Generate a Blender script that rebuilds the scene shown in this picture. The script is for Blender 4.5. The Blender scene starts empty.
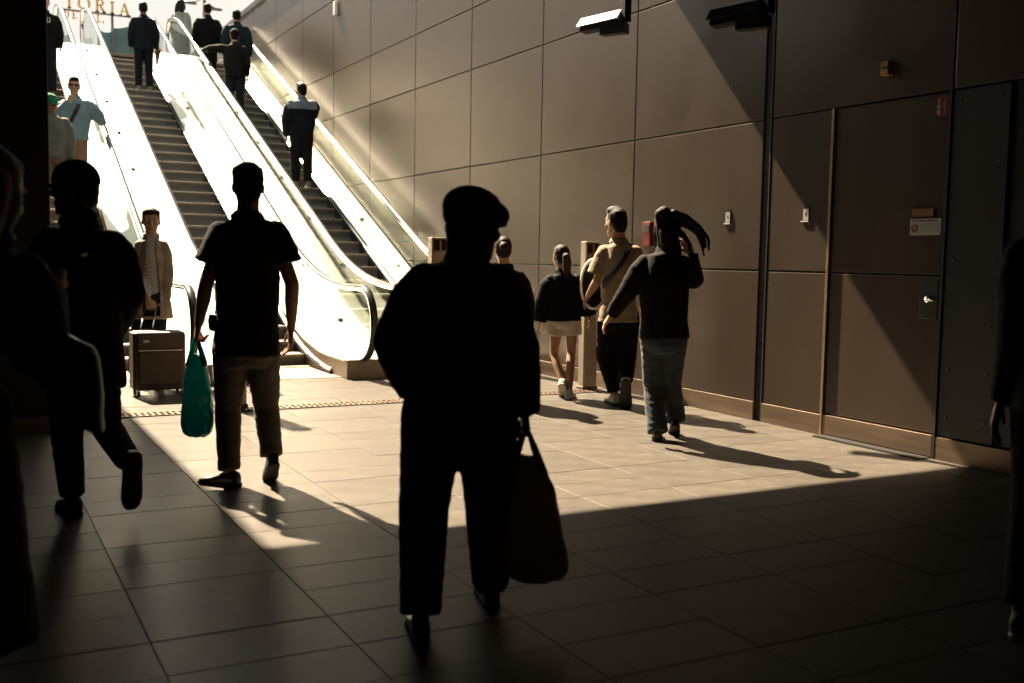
import bpy, bmesh, math, random
import numpy as np
from mathutils import Vector, Matrix
random.seed(7)
SC = bpy.context.scene
COL = SC.collection

# ------------------------------------------------------------------ camera
CAM_F = 1031.16                                   # focal length in pixels of the 1024 x 683 frame
YAW, PITCH, ROLL = (math.radians(a) for a in (28.202, 4.629, 1.031))
CAM = np.array([0.0, 0.0, 1.32])
_d = np.array([math.sin(YAW)*math.cos(PITCH), math.cos(YAW)*math.cos(PITCH), -math.sin(PITCH)])
_r0 = np.array([math.cos(YAW), -math.sin(YAW), 0.0]); _u0 = np.cross(_r0, _d)
_r = math.cos(ROLL)*_r0 + math.sin(ROLL)*_u0
_u = -math.sin(ROLL)*_r0 + math.cos(ROLL)*_u0
cd = bpy.data.cameras.new('camera'); cam = bpy.data.objects.new('camera', cd); COL.objects.link(cam)
cd.sensor_width = 36.0; cd.lens = CAM_F/1024*36.0; cd.clip_end = 300
cam.matrix_world = Matrix(((_r[0], _u[0], -_d[0], CAM[0]), (_r[1], _u[1], -_d[1], CAM[1]), (_r[2], _u[2], -_d[2], CAM[2]), (0, 0, 0, 1)))
cd.dof.use_dof = True; cd.dof.focus_distance = 8.0; cd.dof.aperture_fstop = 2.4
SC.camera = cam

# ------------------------------------------------------------------ light
SUN_DIR = Vector((0.13, -1.0, -1.107)).normalized()     # direction the sunlight travels
w = bpy.data.worlds.new('sky'); SC.world = w; w.use_nodes = True
bg = w.node_tree.nodes['Background']; bg.inputs[0].default_value = (1.0, 0.955, 0.86, 1); bg.inputs[1].default_value = 0.98
sd = bpy.data.lights.new('sun', 'SUN'); sd.energy = 34.0; sd.angle = math.radians(0.7); sd.color = (1.0, 0.80, 0.56)
sun = bpy.data.objects.new('sun', sd); COL.objects.link(sun); sun.location = (2, 30, 30)
sun.rotation_euler = SUN_DIR.to_track_quat('-Z', 'Y').to_euler()
SC.view_settings.view_transform = 'Standard'; SC.view_settings.look = 'None'
SC.view_settings.exposure = 0.0; SC.view_settings.gamma = 1.0; SC.view_settings.use_curve_mapping = False

# ------------------------------------------------------------------ pixel -> place
def ray(x, y): return _d + _r*(x-512)/CAM_F - _u*(y-341.5)/CAM_F
def onz(x, y, z=0.0):
    v = ray(x, y); return CAM + v*(z-CAM[2])/v[2]
def onx(x, y, X):
    v = ray(x, y); return CAM + v*(X-CAM[0])/v[0]
def ony(x, y, Y):
    v = ray(x, y); return CAM + v*(Y-CAM[1])/v[1]

# ------------------------------------------------------------------ materials
def nodes(name):
    m = bpy.data.materials.new(name); m.use_nodes = True
    nt = m.node_tree; b = nt.nodes['Principled BSDF']; return m, nt, b
def mat(name, col, rough=0.6, metal=0.0, var=0.12, scale=8.0, bump=0.0, bscale=None, spec=0.5, stretch=None, coat=0.0, rand=0.0, rvar=0.0, sheen=0.0):
    m, nt, b = nodes(name); N = nt.nodes.new; L = nt.links.new
    tc = N('ShaderNodeTexCoord'); mp = N('ShaderNodeMapping'); L(tc.outputs['Object'], mp.inputs[0])
    if stretch: mp.inputs['Scale'].default_value = stretch
    nz = N('ShaderNodeTexNoise'); nz.inputs['Scale'].default_value = scale; nz.inputs['Detail'].default_value = 6; L(mp.outputs[0], nz.inputs[0])
    cr = N('ShaderNodeValToRGB'); cr.color_ramp.elements[0].position = 0.3; cr.color_ramp.elements[1].position = 0.7
    cr.color_ramp.elements[0].color = tuple(max(0, c*(1-var)) for c in col)+(1,)
    cr.color_ramp.elements[1].color = tuple(min(1, c*(1+var)) for c in col)+(1,)
    L(nz.outputs['Fac'], cr.inputs[0]); out = cr.outputs[0]
    if rand:
        oi = N('ShaderNodeObjectInfo'); mr = N('ShaderNodeMapRange'); mr.inputs[3].default_value = 1-rand; mr.inputs[4].default_value = 1+rand
        L(oi.outputs['Random'], mr.inputs[0]); hs = N('ShaderNodeHueSaturation'); L(mr.outputs[0], hs.inputs['Value']); L(out, hs.inputs['Color']); out = hs.outputs[0]
    L(out, b.inputs['Base Color'])
    b.inputs['Roughness'].default_value = rough; b.inputs['Metallic'].default_value = metal
    b.inputs['Specular IOR Level'].default_value = spec; b.inputs['Coat Weight'].default_value = coat; b.inputs['Coat Roughness'].default_value = 0.15
    b.inputs['Sheen Weight'].default_value = sheen
    if rvar:
        mr = N('ShaderNodeMapRange'); mr.inputs[3].default_value = rough-rvar; mr.inputs[4].default_value = rough+rvar
        L(nz.outputs['Fac'], mr.inputs[0]); L(mr.outputs[0], b.inputs['Roughness'])
    if bump:
        n2 = N('ShaderNodeTexNoise'); n2.inputs['Scale'].default_value = bscale or scale*4; n2.inputs['Detail'].default_value = 4; L(mp.outputs[0], n2.inputs[0])
        bp = N('ShaderNodeBump'); bp.inputs['Strength'].default_value = bump; bp.inputs['Distance'].default_value = 0.01; L(n2.outputs['Fac'], bp.inputs['Height']); L(bp.outputs[0], b.inputs['Normal'])
    return m
def mat_glass(name, tint, rough=0.03, base=0.04):
    m, nt, b = nodes(name); N = nt.nodes.new; L = nt.links.new
    tr = N('ShaderNodeBsdfTransparent'); tr.inputs[0].default_value = tint+(1,)
    gl = N('ShaderNodeBsdfGlossy'); gl.inputs['Roughness'].default_value = rough
    fr = N('ShaderNodeFresnel'); fr.inputs[0].default_value = 1.45
    ml = N('ShaderNodeMath'); ml.operation = 'MULTIPLY'; ml.inputs[1].default_value = 0.3; L(fr.outputs[0], ml.inputs[0])
    mx = N('ShaderNodeMixShader'); L(ml.outputs[0], mx.inputs[0]); L(tr.outputs[0], mx.inputs[1]); L(gl.outputs[0], mx.inputs[2])
    L(mx.outputs[0], nt.nodes['Material Output'].inputs[0]); return m
def mat_film(name, col, transl=0.55, rough=0.25):
    m, nt, b = nodes(name); N = nt.nodes.new; L = nt.links.new
    tc = N('ShaderNodeTexCoord'); nz = N('ShaderNodeTexNoise'); nz.inputs['Scale'].default_value = 14; L(tc.outputs['Object'], nz.inputs[0])
    cr = N('ShaderNodeValToRGB'); cr.color_ramp.elements[0].color = tuple(c*0.7 for c in col)+(1,); cr.color_ramp.elements[1].color = tuple(min(1, c*1.25) for c in col)+(1,)
    L(nz.outputs['Fac'], cr.inputs[0]); L(cr.outputs[0], b.inputs['Base Color']); b.inputs['Roughness'].default_value = rough
    ts = N('ShaderNodeBsdfTranslucent'); L(cr.outputs[0], ts.inputs[0])
    mx = N('ShaderNodeMixShader'); mx.inputs[0].default_value = transl; L(b.outputs[0], mx.inputs[1]); L(ts.outputs[0], mx.inputs[2])
    bp = N('ShaderNodeBump'); bp.inputs['Strength'].default_value = 0.5; bp.inputs['Distance'].default_value = 0.02; L(nz.outputs['Fac'], bp.inputs['Height']); L(bp.outputs[0], b.inputs['Normal'])
    L(mx.outputs[0], nt.nodes['Material Output'].inputs[0]); return m
def mat_check(name, a, c, scale):
    m, nt, b = nodes(name); N = nt.nodes.new; L = nt.links.new
    tc = N('ShaderNodeTexCoord'); ck = N('ShaderNodeTexChecker'); ck.inputs['Scale'].default_value = scale
    ck.inputs[1].default_value = a+(1,); ck.inputs[2].default_value = c+(1,); L(tc.outputs['Object'], ck.inputs[0]); L(ck.outputs[0], b.inputs['Base Color']); b.inputs['Roughness'].default_value = 0.8
    return m
def mat_glow(name, col, s):
    m, nt, b = nodes(name); b.inputs['Base Color'].default_value = col+(1,); b.inputs['Emission Color'].default_value = col+(1,); b.inputs['Emission Strength'].default_value = s; return m
M = {}
M['tile'] = mat('floor_stone', (0.069, 0.062, 0.052), 0.40, spec=0.20, var=0.22, scale=5, bump=0.08, bscale=90, rand=0.09, rvar=0.05)
M['grout'] = mat('grout', (0.04, 0.037, 0.033), 0.9)
M['panel'] = mat('bronze_wall_panel', (0.062, 0.045, 0.033), 0.32, metal=0.30, var=0.07, scale=2.5, stretch=(1, 1, 0.25), rand=0.05, rvar=0.06, bump=0.05, bscale=160)
M['panel_back'] = mat('panel_gap', (0.02, 0.018, 0.016), 0.8)
M['dark_panel'] = mat('dark_wall_panel', (0.03, 0.028, 0.027), 0.4, var=0.1)
M['rivet_panel'] = mat('rivet_panel', (0.009, 0.0085, 0.008), 0.45)
M['skirting'] = mat('brushed_bronze', (0.2, 0.15, 0.105), 0.38, metal=0.6, var=0.2, scale=4, stretch=(1, 0.4, 6), rvar=0.1)
M['brass'] = mat('brass_edge', (0.45, 0.34, 0.2), 0.35, metal=0.9)
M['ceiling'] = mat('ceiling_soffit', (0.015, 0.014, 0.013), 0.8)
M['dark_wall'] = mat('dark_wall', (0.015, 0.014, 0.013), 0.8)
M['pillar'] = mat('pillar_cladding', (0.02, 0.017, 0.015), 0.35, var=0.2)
M['steel'] = mat('brushed_steel', (0.76, 0.74, 0.70), 0.34, metal=0.85, var=0.05, scale=3, stretch=(6, 0.3, 0.3), rvar=0.05)
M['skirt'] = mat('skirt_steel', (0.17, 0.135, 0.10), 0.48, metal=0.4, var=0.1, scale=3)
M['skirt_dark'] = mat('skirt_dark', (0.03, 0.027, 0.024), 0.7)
M['chrome'] = mat('chrome', (0.85, 0.83, 0.8), 0.15, metal=1.0, var=0.02)
M['rubber'] = mat('black_rubber', (0.018, 0.018, 0.018), 0.28, var=0.1)
M['step'] = mat('step_aluminium', (0.16, 0.16, 0.15), 0.45, metal=0.35, var=0.15, scale=5, bump=0.5, bscale=20, stretch=(14, 0.2, 0.2))
M['step_edge'] = mat('step_edge', (0.3, 0.25, 0.17), 0.45, metal=0.2)
M['brush'] = mat('brush_black', (0.012, 0.012, 0.012), 0.7)
M['glass'] = mat_glass('balustrade_glass', (0.90, 0.93, 0.90))
M['black_metal'] = mat('black_metal', (0.012, 0.012, 0.012), 0.45)
M['white_paint'] = mat('white_paint', (0.8, 0.78, 0.74), 0.4, var=0.04)
M['pave'] = mat('street_paving', (0.3, 0.29, 0.27), 0.7)
M['gold'] = mat('gold_letter', (0.42, 0.27, 0.10), 0.4, metal=0.3)
M['teal_board'] = mat('teal_board', (0.03, 0.085, 0.095), 0.4, var=0.3, scale=3)
M['lamp'] = mat('street_lamp_paint', (0.05, 0.055, 0.06), 0.5)
M['totem'] = mat('totem_bronze', (0.42, 0.36, 0.29), 0.35, metal=0.6, var=0.1)
M['screen'] = mat('dark_screen', (0.03, 0.02, 0.016), 0.15)
M['green_light'] = mat_glow('green_light', (0.02, 0.6, 0.12), 0.5)
M['red'] = mat('red_paint', (0.16, 0.010, 0.006), 0.4)
M['sign_white'] = mat('sign_white', (0.42, 0.41, 0.38), 0.5, var=0.05)
M['sign_grey'] = mat('sign_grey', (0.33, 0.35, 0.33), 0.5, var=0.05)
M['amber'] = mat('amber_plate', (0.20, 0.08, 0.02), 0.5)
M['yellow'] = mat('yellow_box', (0.40, 0.22, 0.02), 0.5)

# ------------------------------------------------------------------ mesh helpers
def tag(o, label=None, cat=None, group=None, kind=None):
    if label: o['label'] = label
    if cat: o['category'] = cat
    if group: o['group'] = group
    if kind: o['kind'] = kind
    return o
def empty(name, loc=(0, 0, 0), label=None, cat=None, group=None, kind=None):
    o = bpy.data.objects.new(name, None); o.empty_display_size = 0.2; COL.objects.link(o); o.location = loc
    return tag(o, label, cat, group, kind)
def off_of(parent):
    """world offset of a parent chain (no rotations are used on parents)"""
    v = Vector((0, 0, 0))
    while parent is not None: v = v + parent.location; parent = parent.parent
    return v
def link(name, me, m, parent=None, loc=None, smooth=False):
    o = bpy.data.objects.new(name, me); COL.objects.link(o)
    if m is not None and len(me.materials) == 0: me.materials.append(m if not isinstance(m, str) else M[m])
    if parent is not None: o.parent = parent
    if loc is not None: o.location = loc
    if smooth: me.shade_smooth()
    return o
class MB:
    """collects shapes in world coordinates; build() links them as one mesh object"""
    def __init__(s): s.v = []; s.f = []
    def add(s, v, f):
        n = len(s.v); s.v += [tuple(map(float, p)) for p in v]; s.f += [tuple(i+n for i in q) for q in f]; return s
    def box(s, x0, x1, y0, y1, z0, z1, bev=0.0):
        x0, x1 = min(x0, x1), max(x0, x1); y0, y1 = min(y0, y1), max(y0, y1); z0, z1 = min(z0, z1), max(z0, z1)
        if not bev:
            return s.add([(x, y, z) for z in (z0, z1) for y in (y0, y1) for x in (x0, x1)], [(0, 2, 3, 1), (4, 5, 7, 6), (0, 1, 5, 4), (2, 6, 7, 3), (0, 4, 6, 2), (1, 3, 7, 5)])
        bm = bmesh.new(); bmesh.ops.create_cube(bm, size=1)
        for q in bm.verts: q.co = Vector(((x0+x1)/2+q.co.x*(x1-x0), (y0+y1)/2+q.co.y*(y1-y0), (z0+z1)/2+q.co.z*(z1-z0)))
        bmesh.ops.bevel(bm, geom=list(bm.edges), offset=bev, segments=2, profile=0.5, affect='EDGES')
        bm.verts.index_update(); s.add([q.co[:] for q in bm.verts], [[q.index for q in f.verts] for f in bm.faces]); bm.free(); return s
    def tube(s, pts, r, seg=10, closed=False):
        pts = [np.array(p, float) for p in pts]; rs = r if hasattr(r, '__len__') else [r]*len(pts)
        v = []; f = []; up = None
        for i, p in enumerate(pts):
            a = pts[max(i-1, 0)]; b = pts[min(i+1, len(pts)-1)]; t = b-a; t = t/(np.linalg.norm(t)+1e-9)
            if up is None: up = np.array([0, 0, 1.0]) if abs(t[2]) < 0.9 else np.array([1.0, 0, 0])
            x = np.cross(up, t); x /= np.linalg.norm(x)+1e-9; y = np.cross(t, x); up = y
            for k in range(seg):
                an = 2*math.pi*k/seg; v.append(p+rs[i]*(math.cos(an)*x+math.sin(an)*y))
        n = len(pts)
        for i in range(n-1):
            for k in range(seg): f.append((i*seg+k, i*seg+(k+1) % seg, (i+1)*seg+(k+1) % seg, (i+1)*seg+k))
        f.append(tuple(reversed(range(seg)))); f.append(tuple(range((n-1)*seg, n*seg)))
        return s.add(v, f)
    def sweep(s, path, sec):
        """path: list of (y, z); sec: closed polygon of (x, dz) carried along it"""
        v = []; f = []; m = len(sec)
        for (y, z) in path:
            for (x, dz) in sec: v.append((x, y, z+dz))
        for i in range(len(path)-1):
            for k in range(m): f.append((i*m+k, (i+1)*m+k, (i+1)*m+(k+1) % m, i*m+(k+1) % m))
        f.append(tuple(range(m))); f.append(tuple(reversed(range((len(path)-1)*m, len(path)*m))))
        return s.add(v, f)
    def prism(s, poly, y0, y1):
        """polygon in (x, z) pushed through y"""
        n = len(poly); v = [(x, y0, z) for x, z in poly]+[(x, y1, z) for x, z in poly]
        f = [tuple(range(n)), tuple(reversed(range(n, 2*n)))]+[(i, i+n, (i+1) % n+n, (i+1) % n) for i in range(n)]
        return s.add(v, f)
    def mesh(s, name, off=(0, 0, 0)):
        me = bpy.data.meshes.new(name); o = Vector(off)
        me.from_pydata([(p[0]-o.x, p[1]-o.y, p[2]-o.z) for p in s.v], [], s.f)
        bm = bmesh.new(); bm.from_mesh(me); bmesh.ops.recalc_face_normals(bm, faces=bm.faces); bm.to_mesh(me); bm.free(); me.update(); return me
    def build(s, name, m, parent=None, smooth=False, loc=None):
        """loc: world place of the object's origin"""
        po = off_of(parent); o = Vector(loc) if loc is not None else po
        return link(name, s.mesh(name, o), m, parent, o-po, smooth)
def smoothmax(a, b, k):
    h = np.clip(0.5+0.5*(a-b)/k, 0, 1); return b*(1-h)+a*h+k*h*(1-h)

# ================================================================== SETTING
WX = 5.85                                        # face of the right-hand wall
CEIL = 4.5
# ---- floor of stone slabs
floor = MB().box(-9, 6.2, -12, 26, -0.3, -0.006).build('floor', 'grout'); tag(floor, 'warm grey stone slab floor of the concourse', None, kind='structure')
TW, TL, GX, GY = 0.6215, 0.31, 0.5445, 0.155
def px_area(cx, cy):
    q = np.array([cx, cy, 0])-CAM; z = q@_d
    if z < 0.6: return 0, 0, 0
    return CAM_F**2/z**2*abs(q[2])/np.linalg.norm(q), 512+CAM_F*(q@_r)/z, 341.5-CAM_F*(q@_u)/z
cand = []
for i in range(-16, 9):
    for j in range(-12, 36):
        x0 = GX+i*TW; y0 = GY+j*TL
        if x0+TW > WX-0.01 and x0 > WX-0.05: continue
        cx, cy = x0+TW/2, y0+TL/2
        if 8.60 < cy < 8.83: continue
        a, px, py = px_area(cx, cy)
        vis = -60 < px < 1090 and 230 < py < 740
        cand.append((-(a if vis else 0), i, j, x0, y0))
cand.sort()
def tile_box(mb, x0, y0, dz):
    x1 = min(x0+TW-0.004, WX); g = 0.0012
    n = len(mb.v); x0 += 0.0; ya, yb = y0, y0+TL-0.0035
    mb.v += [(x0, ya, -0.02), (x1, ya, -0.02), (x1, yb, -0.02), (x0, yb, -0.02), (x0, ya, dz-g/2), (x1, ya, dz-g/2), (x1, yb, dz-g/2), (x0, yb, dz-g/2), (x0+g, ya+g, dz), (x1-g, ya+g, dz), (x1-g, yb-g, dz), (x0+g, yb-g, dz)]
    q = [(0, 3, 2, 1), (0, 1, 5, 4), (1, 2, 6, 5), (2, 3, 7, 6), (3, 0, 4, 7), (4, 5, 9, 8), (5, 6, 10, 9), (6, 7, 11, 10), (7, 4, 8, 11), (8, 9, 10, 11)]
    mb.f += [tuple(k+n for k in f) for f in q]
rest = MB(); shared = {}
for n, (a, i, j, x0, y0) in enumerate(cand):
    if n < 300:
        wide = round(min(x0+TW-0.004, WX)-x0, 3)
        if wide not in shared:
            mb = MB(); tile_box(mb, x0, y0, 0.0); shared[wide] = mb.mesh('floor_slab', (x0, y0, 0)); shared[wide].materials.append(M['tile'])
        link('floor_slab', shared[wide], None, floor, (x0, y0, random.uniform(-0.0012, 0.0006)))
    else: tile_box(rest, x0, y0, random.uniform(-0.0012, 0.0006))
tag(rest.build('floor_slabs_far', 'tile', floor), kind='stuff')

# ---- drain grating across the foot of the escalators, with bars
gr = empty('drain_grating', (2.8, 8.71, 0), 'narrow metal drain grating with slots set across the floor', 'grating')
MB().box(-2, 5.7, 8.62, 8.635, -0.01, 0.004).box(-2, 5.7, 8.795, 8.81, -0.01, 0.004).box(-2, 5.7, 8.708, 8.722, -0.01, 0.004).build('grating_frame', 'skirting', gr)
bars = MB(); x = -2.0
while x < 5.7: bars.box(x, x+0.022, 8.635, 8.795, -0.006, 0.003); x += 0.05
tag(bars.build('grating_bars', 'skirting', gr), kind='stuff')

# ---- right wall: backing and separate metal panels
wall = MB().box(WX+0.035, WX+0.4, -12, 40, 0, 6.72).build('wall_right', 'panel_back'); tag(wall, 'tall wall of bronze metal panels beside the escalators', None, kind='structure')
rows = [0.160, 1.2515, 2.487, 3.72, 4.493, 5.737, 6.70]
cols = [6.604+1.8525*k for k in range(0, 18)]
G = 0.007
def panel(y0, y1, z0, z1, m='panel', name='wall_panel', x=WX+0.008, par=None, g=G):
    mb = MB().box(x, x+0.03, y0+g, y1-g, z0+g, z1-g, 0.004)
    return mb.build(name, m, par or wall, loc=(x, (y0+y1)/2, (z0+z1)/2))
for a, b in zip(cols[:-1], cols[1:]):
    for z0, z1 in zip(rows[:-1], rows[1:]): panel(a, b, z0, z1)
for z0, z1 in zip(rows[:-1], rows[1:]):
    if z0 < 2.4: panel(5.845, 6.509, z0, z1)
    else:
        panel(4.772, 6.509, z0, z1); panel(2.9, 4.772, z0, z1)
MB().box(WX+0.02, WX+0.034, 6.509, 6.604, 0, 6.7).build('expansion_slot', 'panel_back', wall)
MB().box(WX+0.004, WX+0.034, 6.515, 6.527, 0.0, 6.7).build('slot_edge', 'dark_panel', wall)
MB().box(WX-0.006, WX+0.034, 5.820, 5.845, 0.0, 2.487).build('door_edge_strip', 'brass', wall)
# coping
cp = MB().box(WX-0.06, WX+0.45, 8, 40, 6.70, 6.80).build('trim_1', 'dark_panel'); tag(cp, 'dark coping along the wall top', None, kind='structure')
# skirting
bb = empty('baseboard_right', (WX, 6, 0), 'brushed bronze skirting at the wall foot', None, kind='structure')
edges = [c for c in cols]
for a, b in list(zip(edges[:-1], edges[1:]))[:9]+[(5.845, 6.509), (2.9, 4.772)]:
    MB().box(WX-0.004, WX+0.034, a+0.003, b-0.003, 0.0, 0.156, 0.003).build('skirting_length', 'skirting', bb)
# ---- service door, two leaves of panel, kick plate, lock
dr = empty('door_1', (WX, 5.3, 0), 'flush bronze service door with a lock plate', None, kind='structure')
panel(4.80, 5.815, 1.2515, 2.487, 'panel', 'door_panel', WX+0.012, dr)
panel(4.80, 5.815, 0.166, 1.2515, 'panel', 'door_panel', WX+0.012, dr)
MB().box(WX-0.002, WX+0.034, 4.80, 5.815, 0.012, 0.160, 0.003).build('kick_plate', 'skirting', dr)
MB().box(WX-0.006, WX+0.034, 4.772, 4.797, 0, 2.487).build('door_frame', 'dark_panel', dr)
lk = MB().box(WX-0.004, WX+0.02, 4.806, 4.955, 0.955, 1.235, 0.004).build('lock_plate', 'black_metal', dr)
mb = MB(); mb.tube([(WX-0.03, 4.875, 1.09), (WX, 4.875, 1.09)], 0.022, 16); mb.tube([(WX-0.028, 4.875, 1.09), (WX-0.028, 4.81, 1.085)], 0.008, 8); mb.build('lock_knob', 'chrome', lk, True)
# riveted dark panel and black recess right of the door
rp = panel(4.33, 4.770, 0.16, 2.487, 'rivet_panel', 'riveted_panel', WX+0.004)
for z in (2.40, 2.0, 1.55, 1.36, 0.93, 0.62, 0.3):
    for y in (4.70, 4.40):
        mb = MB(); mb.tube([(WX+0.004, y, z), (WX-0.004, y, z)], [0.011, 0.007], 10); mb.build('rivet', 'skirting', rp)
panel(2.9, 4.325, 0.16, 2.487, 'black_metal', 'dark_panel', WX+0.03)
# bristle strip at the door's foot
br = MB().box(WX-0.10, WX-0.005, 4.80, 5.80, 0.0, 0.008); 
for k in range(60): br.box(WX-0.125, WX-0.10, 4.805+k*0.0166, 4.813+k*0.0166, 0, 0.006)
tag(br.build('door_mat_strip', 'black_metal'), 'black bristle strip on the floor along the service door', 'door strip')
# ---- ceiling and the dark remainder of the hall
EDGE_Y = 4.52+CEIL/1.107
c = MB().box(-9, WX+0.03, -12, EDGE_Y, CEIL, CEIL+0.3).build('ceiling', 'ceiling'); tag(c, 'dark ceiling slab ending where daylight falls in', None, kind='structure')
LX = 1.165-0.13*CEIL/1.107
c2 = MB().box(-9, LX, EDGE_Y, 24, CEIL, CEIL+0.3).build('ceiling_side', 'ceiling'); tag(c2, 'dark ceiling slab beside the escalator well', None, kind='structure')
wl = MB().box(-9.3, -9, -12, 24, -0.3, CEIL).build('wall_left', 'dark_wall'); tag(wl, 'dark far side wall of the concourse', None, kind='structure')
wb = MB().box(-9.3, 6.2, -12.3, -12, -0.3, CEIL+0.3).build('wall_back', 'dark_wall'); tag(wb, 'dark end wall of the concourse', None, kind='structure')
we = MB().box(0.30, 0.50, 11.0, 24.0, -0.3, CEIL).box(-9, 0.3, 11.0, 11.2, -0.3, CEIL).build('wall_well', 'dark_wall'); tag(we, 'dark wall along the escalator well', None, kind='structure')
# pillar
P0 = onz(47, 480)
PY = 8.1; PXR = CAM[0]+ray(48.6, 120)[0]/ray(48.6, 120)[1]*PY
pl = empty('pillar', (PXR-0.4, PY+0.35, 0), 'dark square clad pillar from floor to ceiling', None, kind='structure')
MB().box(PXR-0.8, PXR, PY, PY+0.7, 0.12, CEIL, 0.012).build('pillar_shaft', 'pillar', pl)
MB().box(PXR-0.82, PXR+0.005, PY-0.015, PY+0.715, 0.0, 0.12, 0.004).build('pillar_base', 'skirting', pl)
# ---- street level
st = MB().box(-9, 8, 24.0, 60, 5.0, 5.52).build('street_pavement', 'pave'); tag(st, 'pale street paving at the top of the escalators', None, kind='structure')

# ================================================================== ESCALATORS
TAN = math.tan(math.radians(24.74)); Y0 = 11.83; GO = 0.40; RI = GO*TAN; NS = 30; ZT = NS*RI; Y1 = Y0+NS*GO
def z_deck(y): return -smoothmax(-smoothmax(np.array(0.20), TAN*(y-Y0)+0.10, 0.5), np.array(-(ZT+0.27)), 0.4)
def z_brush(y): return -smoothmax(-smoothmax(np.array(0.045), TAN*(y-Y0)+0.03, 0.5), np.array(-(ZT+0.12)), 0.4)
def z_rail(y): return -smoothmax(-smoothmax(np.array(0.985), TAN*(y-Y0)+0.88, 0.55), np.array(-(ZT+1.05)), 0.4)
def curve(fn, a, b, n): return [(y, float(fn(y))) for y in np.linspace(a, b, n)]
def z_step(y): return -smoothmax(-smoothmax(np.array(0.0), TAN*(y-Y0), 0.45), np.array(-ZT), 0.3)
hw = 0.45
prof = [(0.0, -0.004), (0.004, 0.0), (GO, 0.0), (GO, -0.03), (0.05, -0.035)]+[(0.012+0.03*math.sin(t*math.pi/2)**2, -0.03-(RI-0.03)*t) for t in (0.2, 0.4, 0.6, 0.8, 1.0)]+[(0.006, -RI), (0.0, -0.035)]
def build_step():
    mb = MB()
    # tread
    mb.box(-hw, hw, 0.0, GO-0.004, -0.035, 0.0)
    # bowed riser below the nosing
    pts = [(0.012+0.02*math.sin(t*math.pi), -0.035-(RI-0.035)*t) for t in np.linspace(0, 1, 6)]
    v = []; f = []
    for (y, z) in pts:
        v += [(-hw, y, z), (hw, y, z)]
    for (y, z) in reversed(pts): v += [(-hw, y+0.03, z), (hw, y+0.03, z)]
    n = len(v)//2
    for i in range(n): a = 2*i; b = 2*((i+1) % n); f.append((a, a+1, b+1, b))
    f.append(tuple(range(0, 2*n, 2))); f.append(tuple(reversed(range(1, 2*n, 2))))
    mb.add(v, f)
    return mb.mesh('step')
STEP = build_step(); STEP.materials.append(M['step'])
NOSE = MB().box(-hw, hw, -0.004, 0.022, -0.02, 0.004, 0.003).mesh('nosing'); NOSE.materials.append(M['step_edge'])
GLASS_T = 0.012
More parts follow.
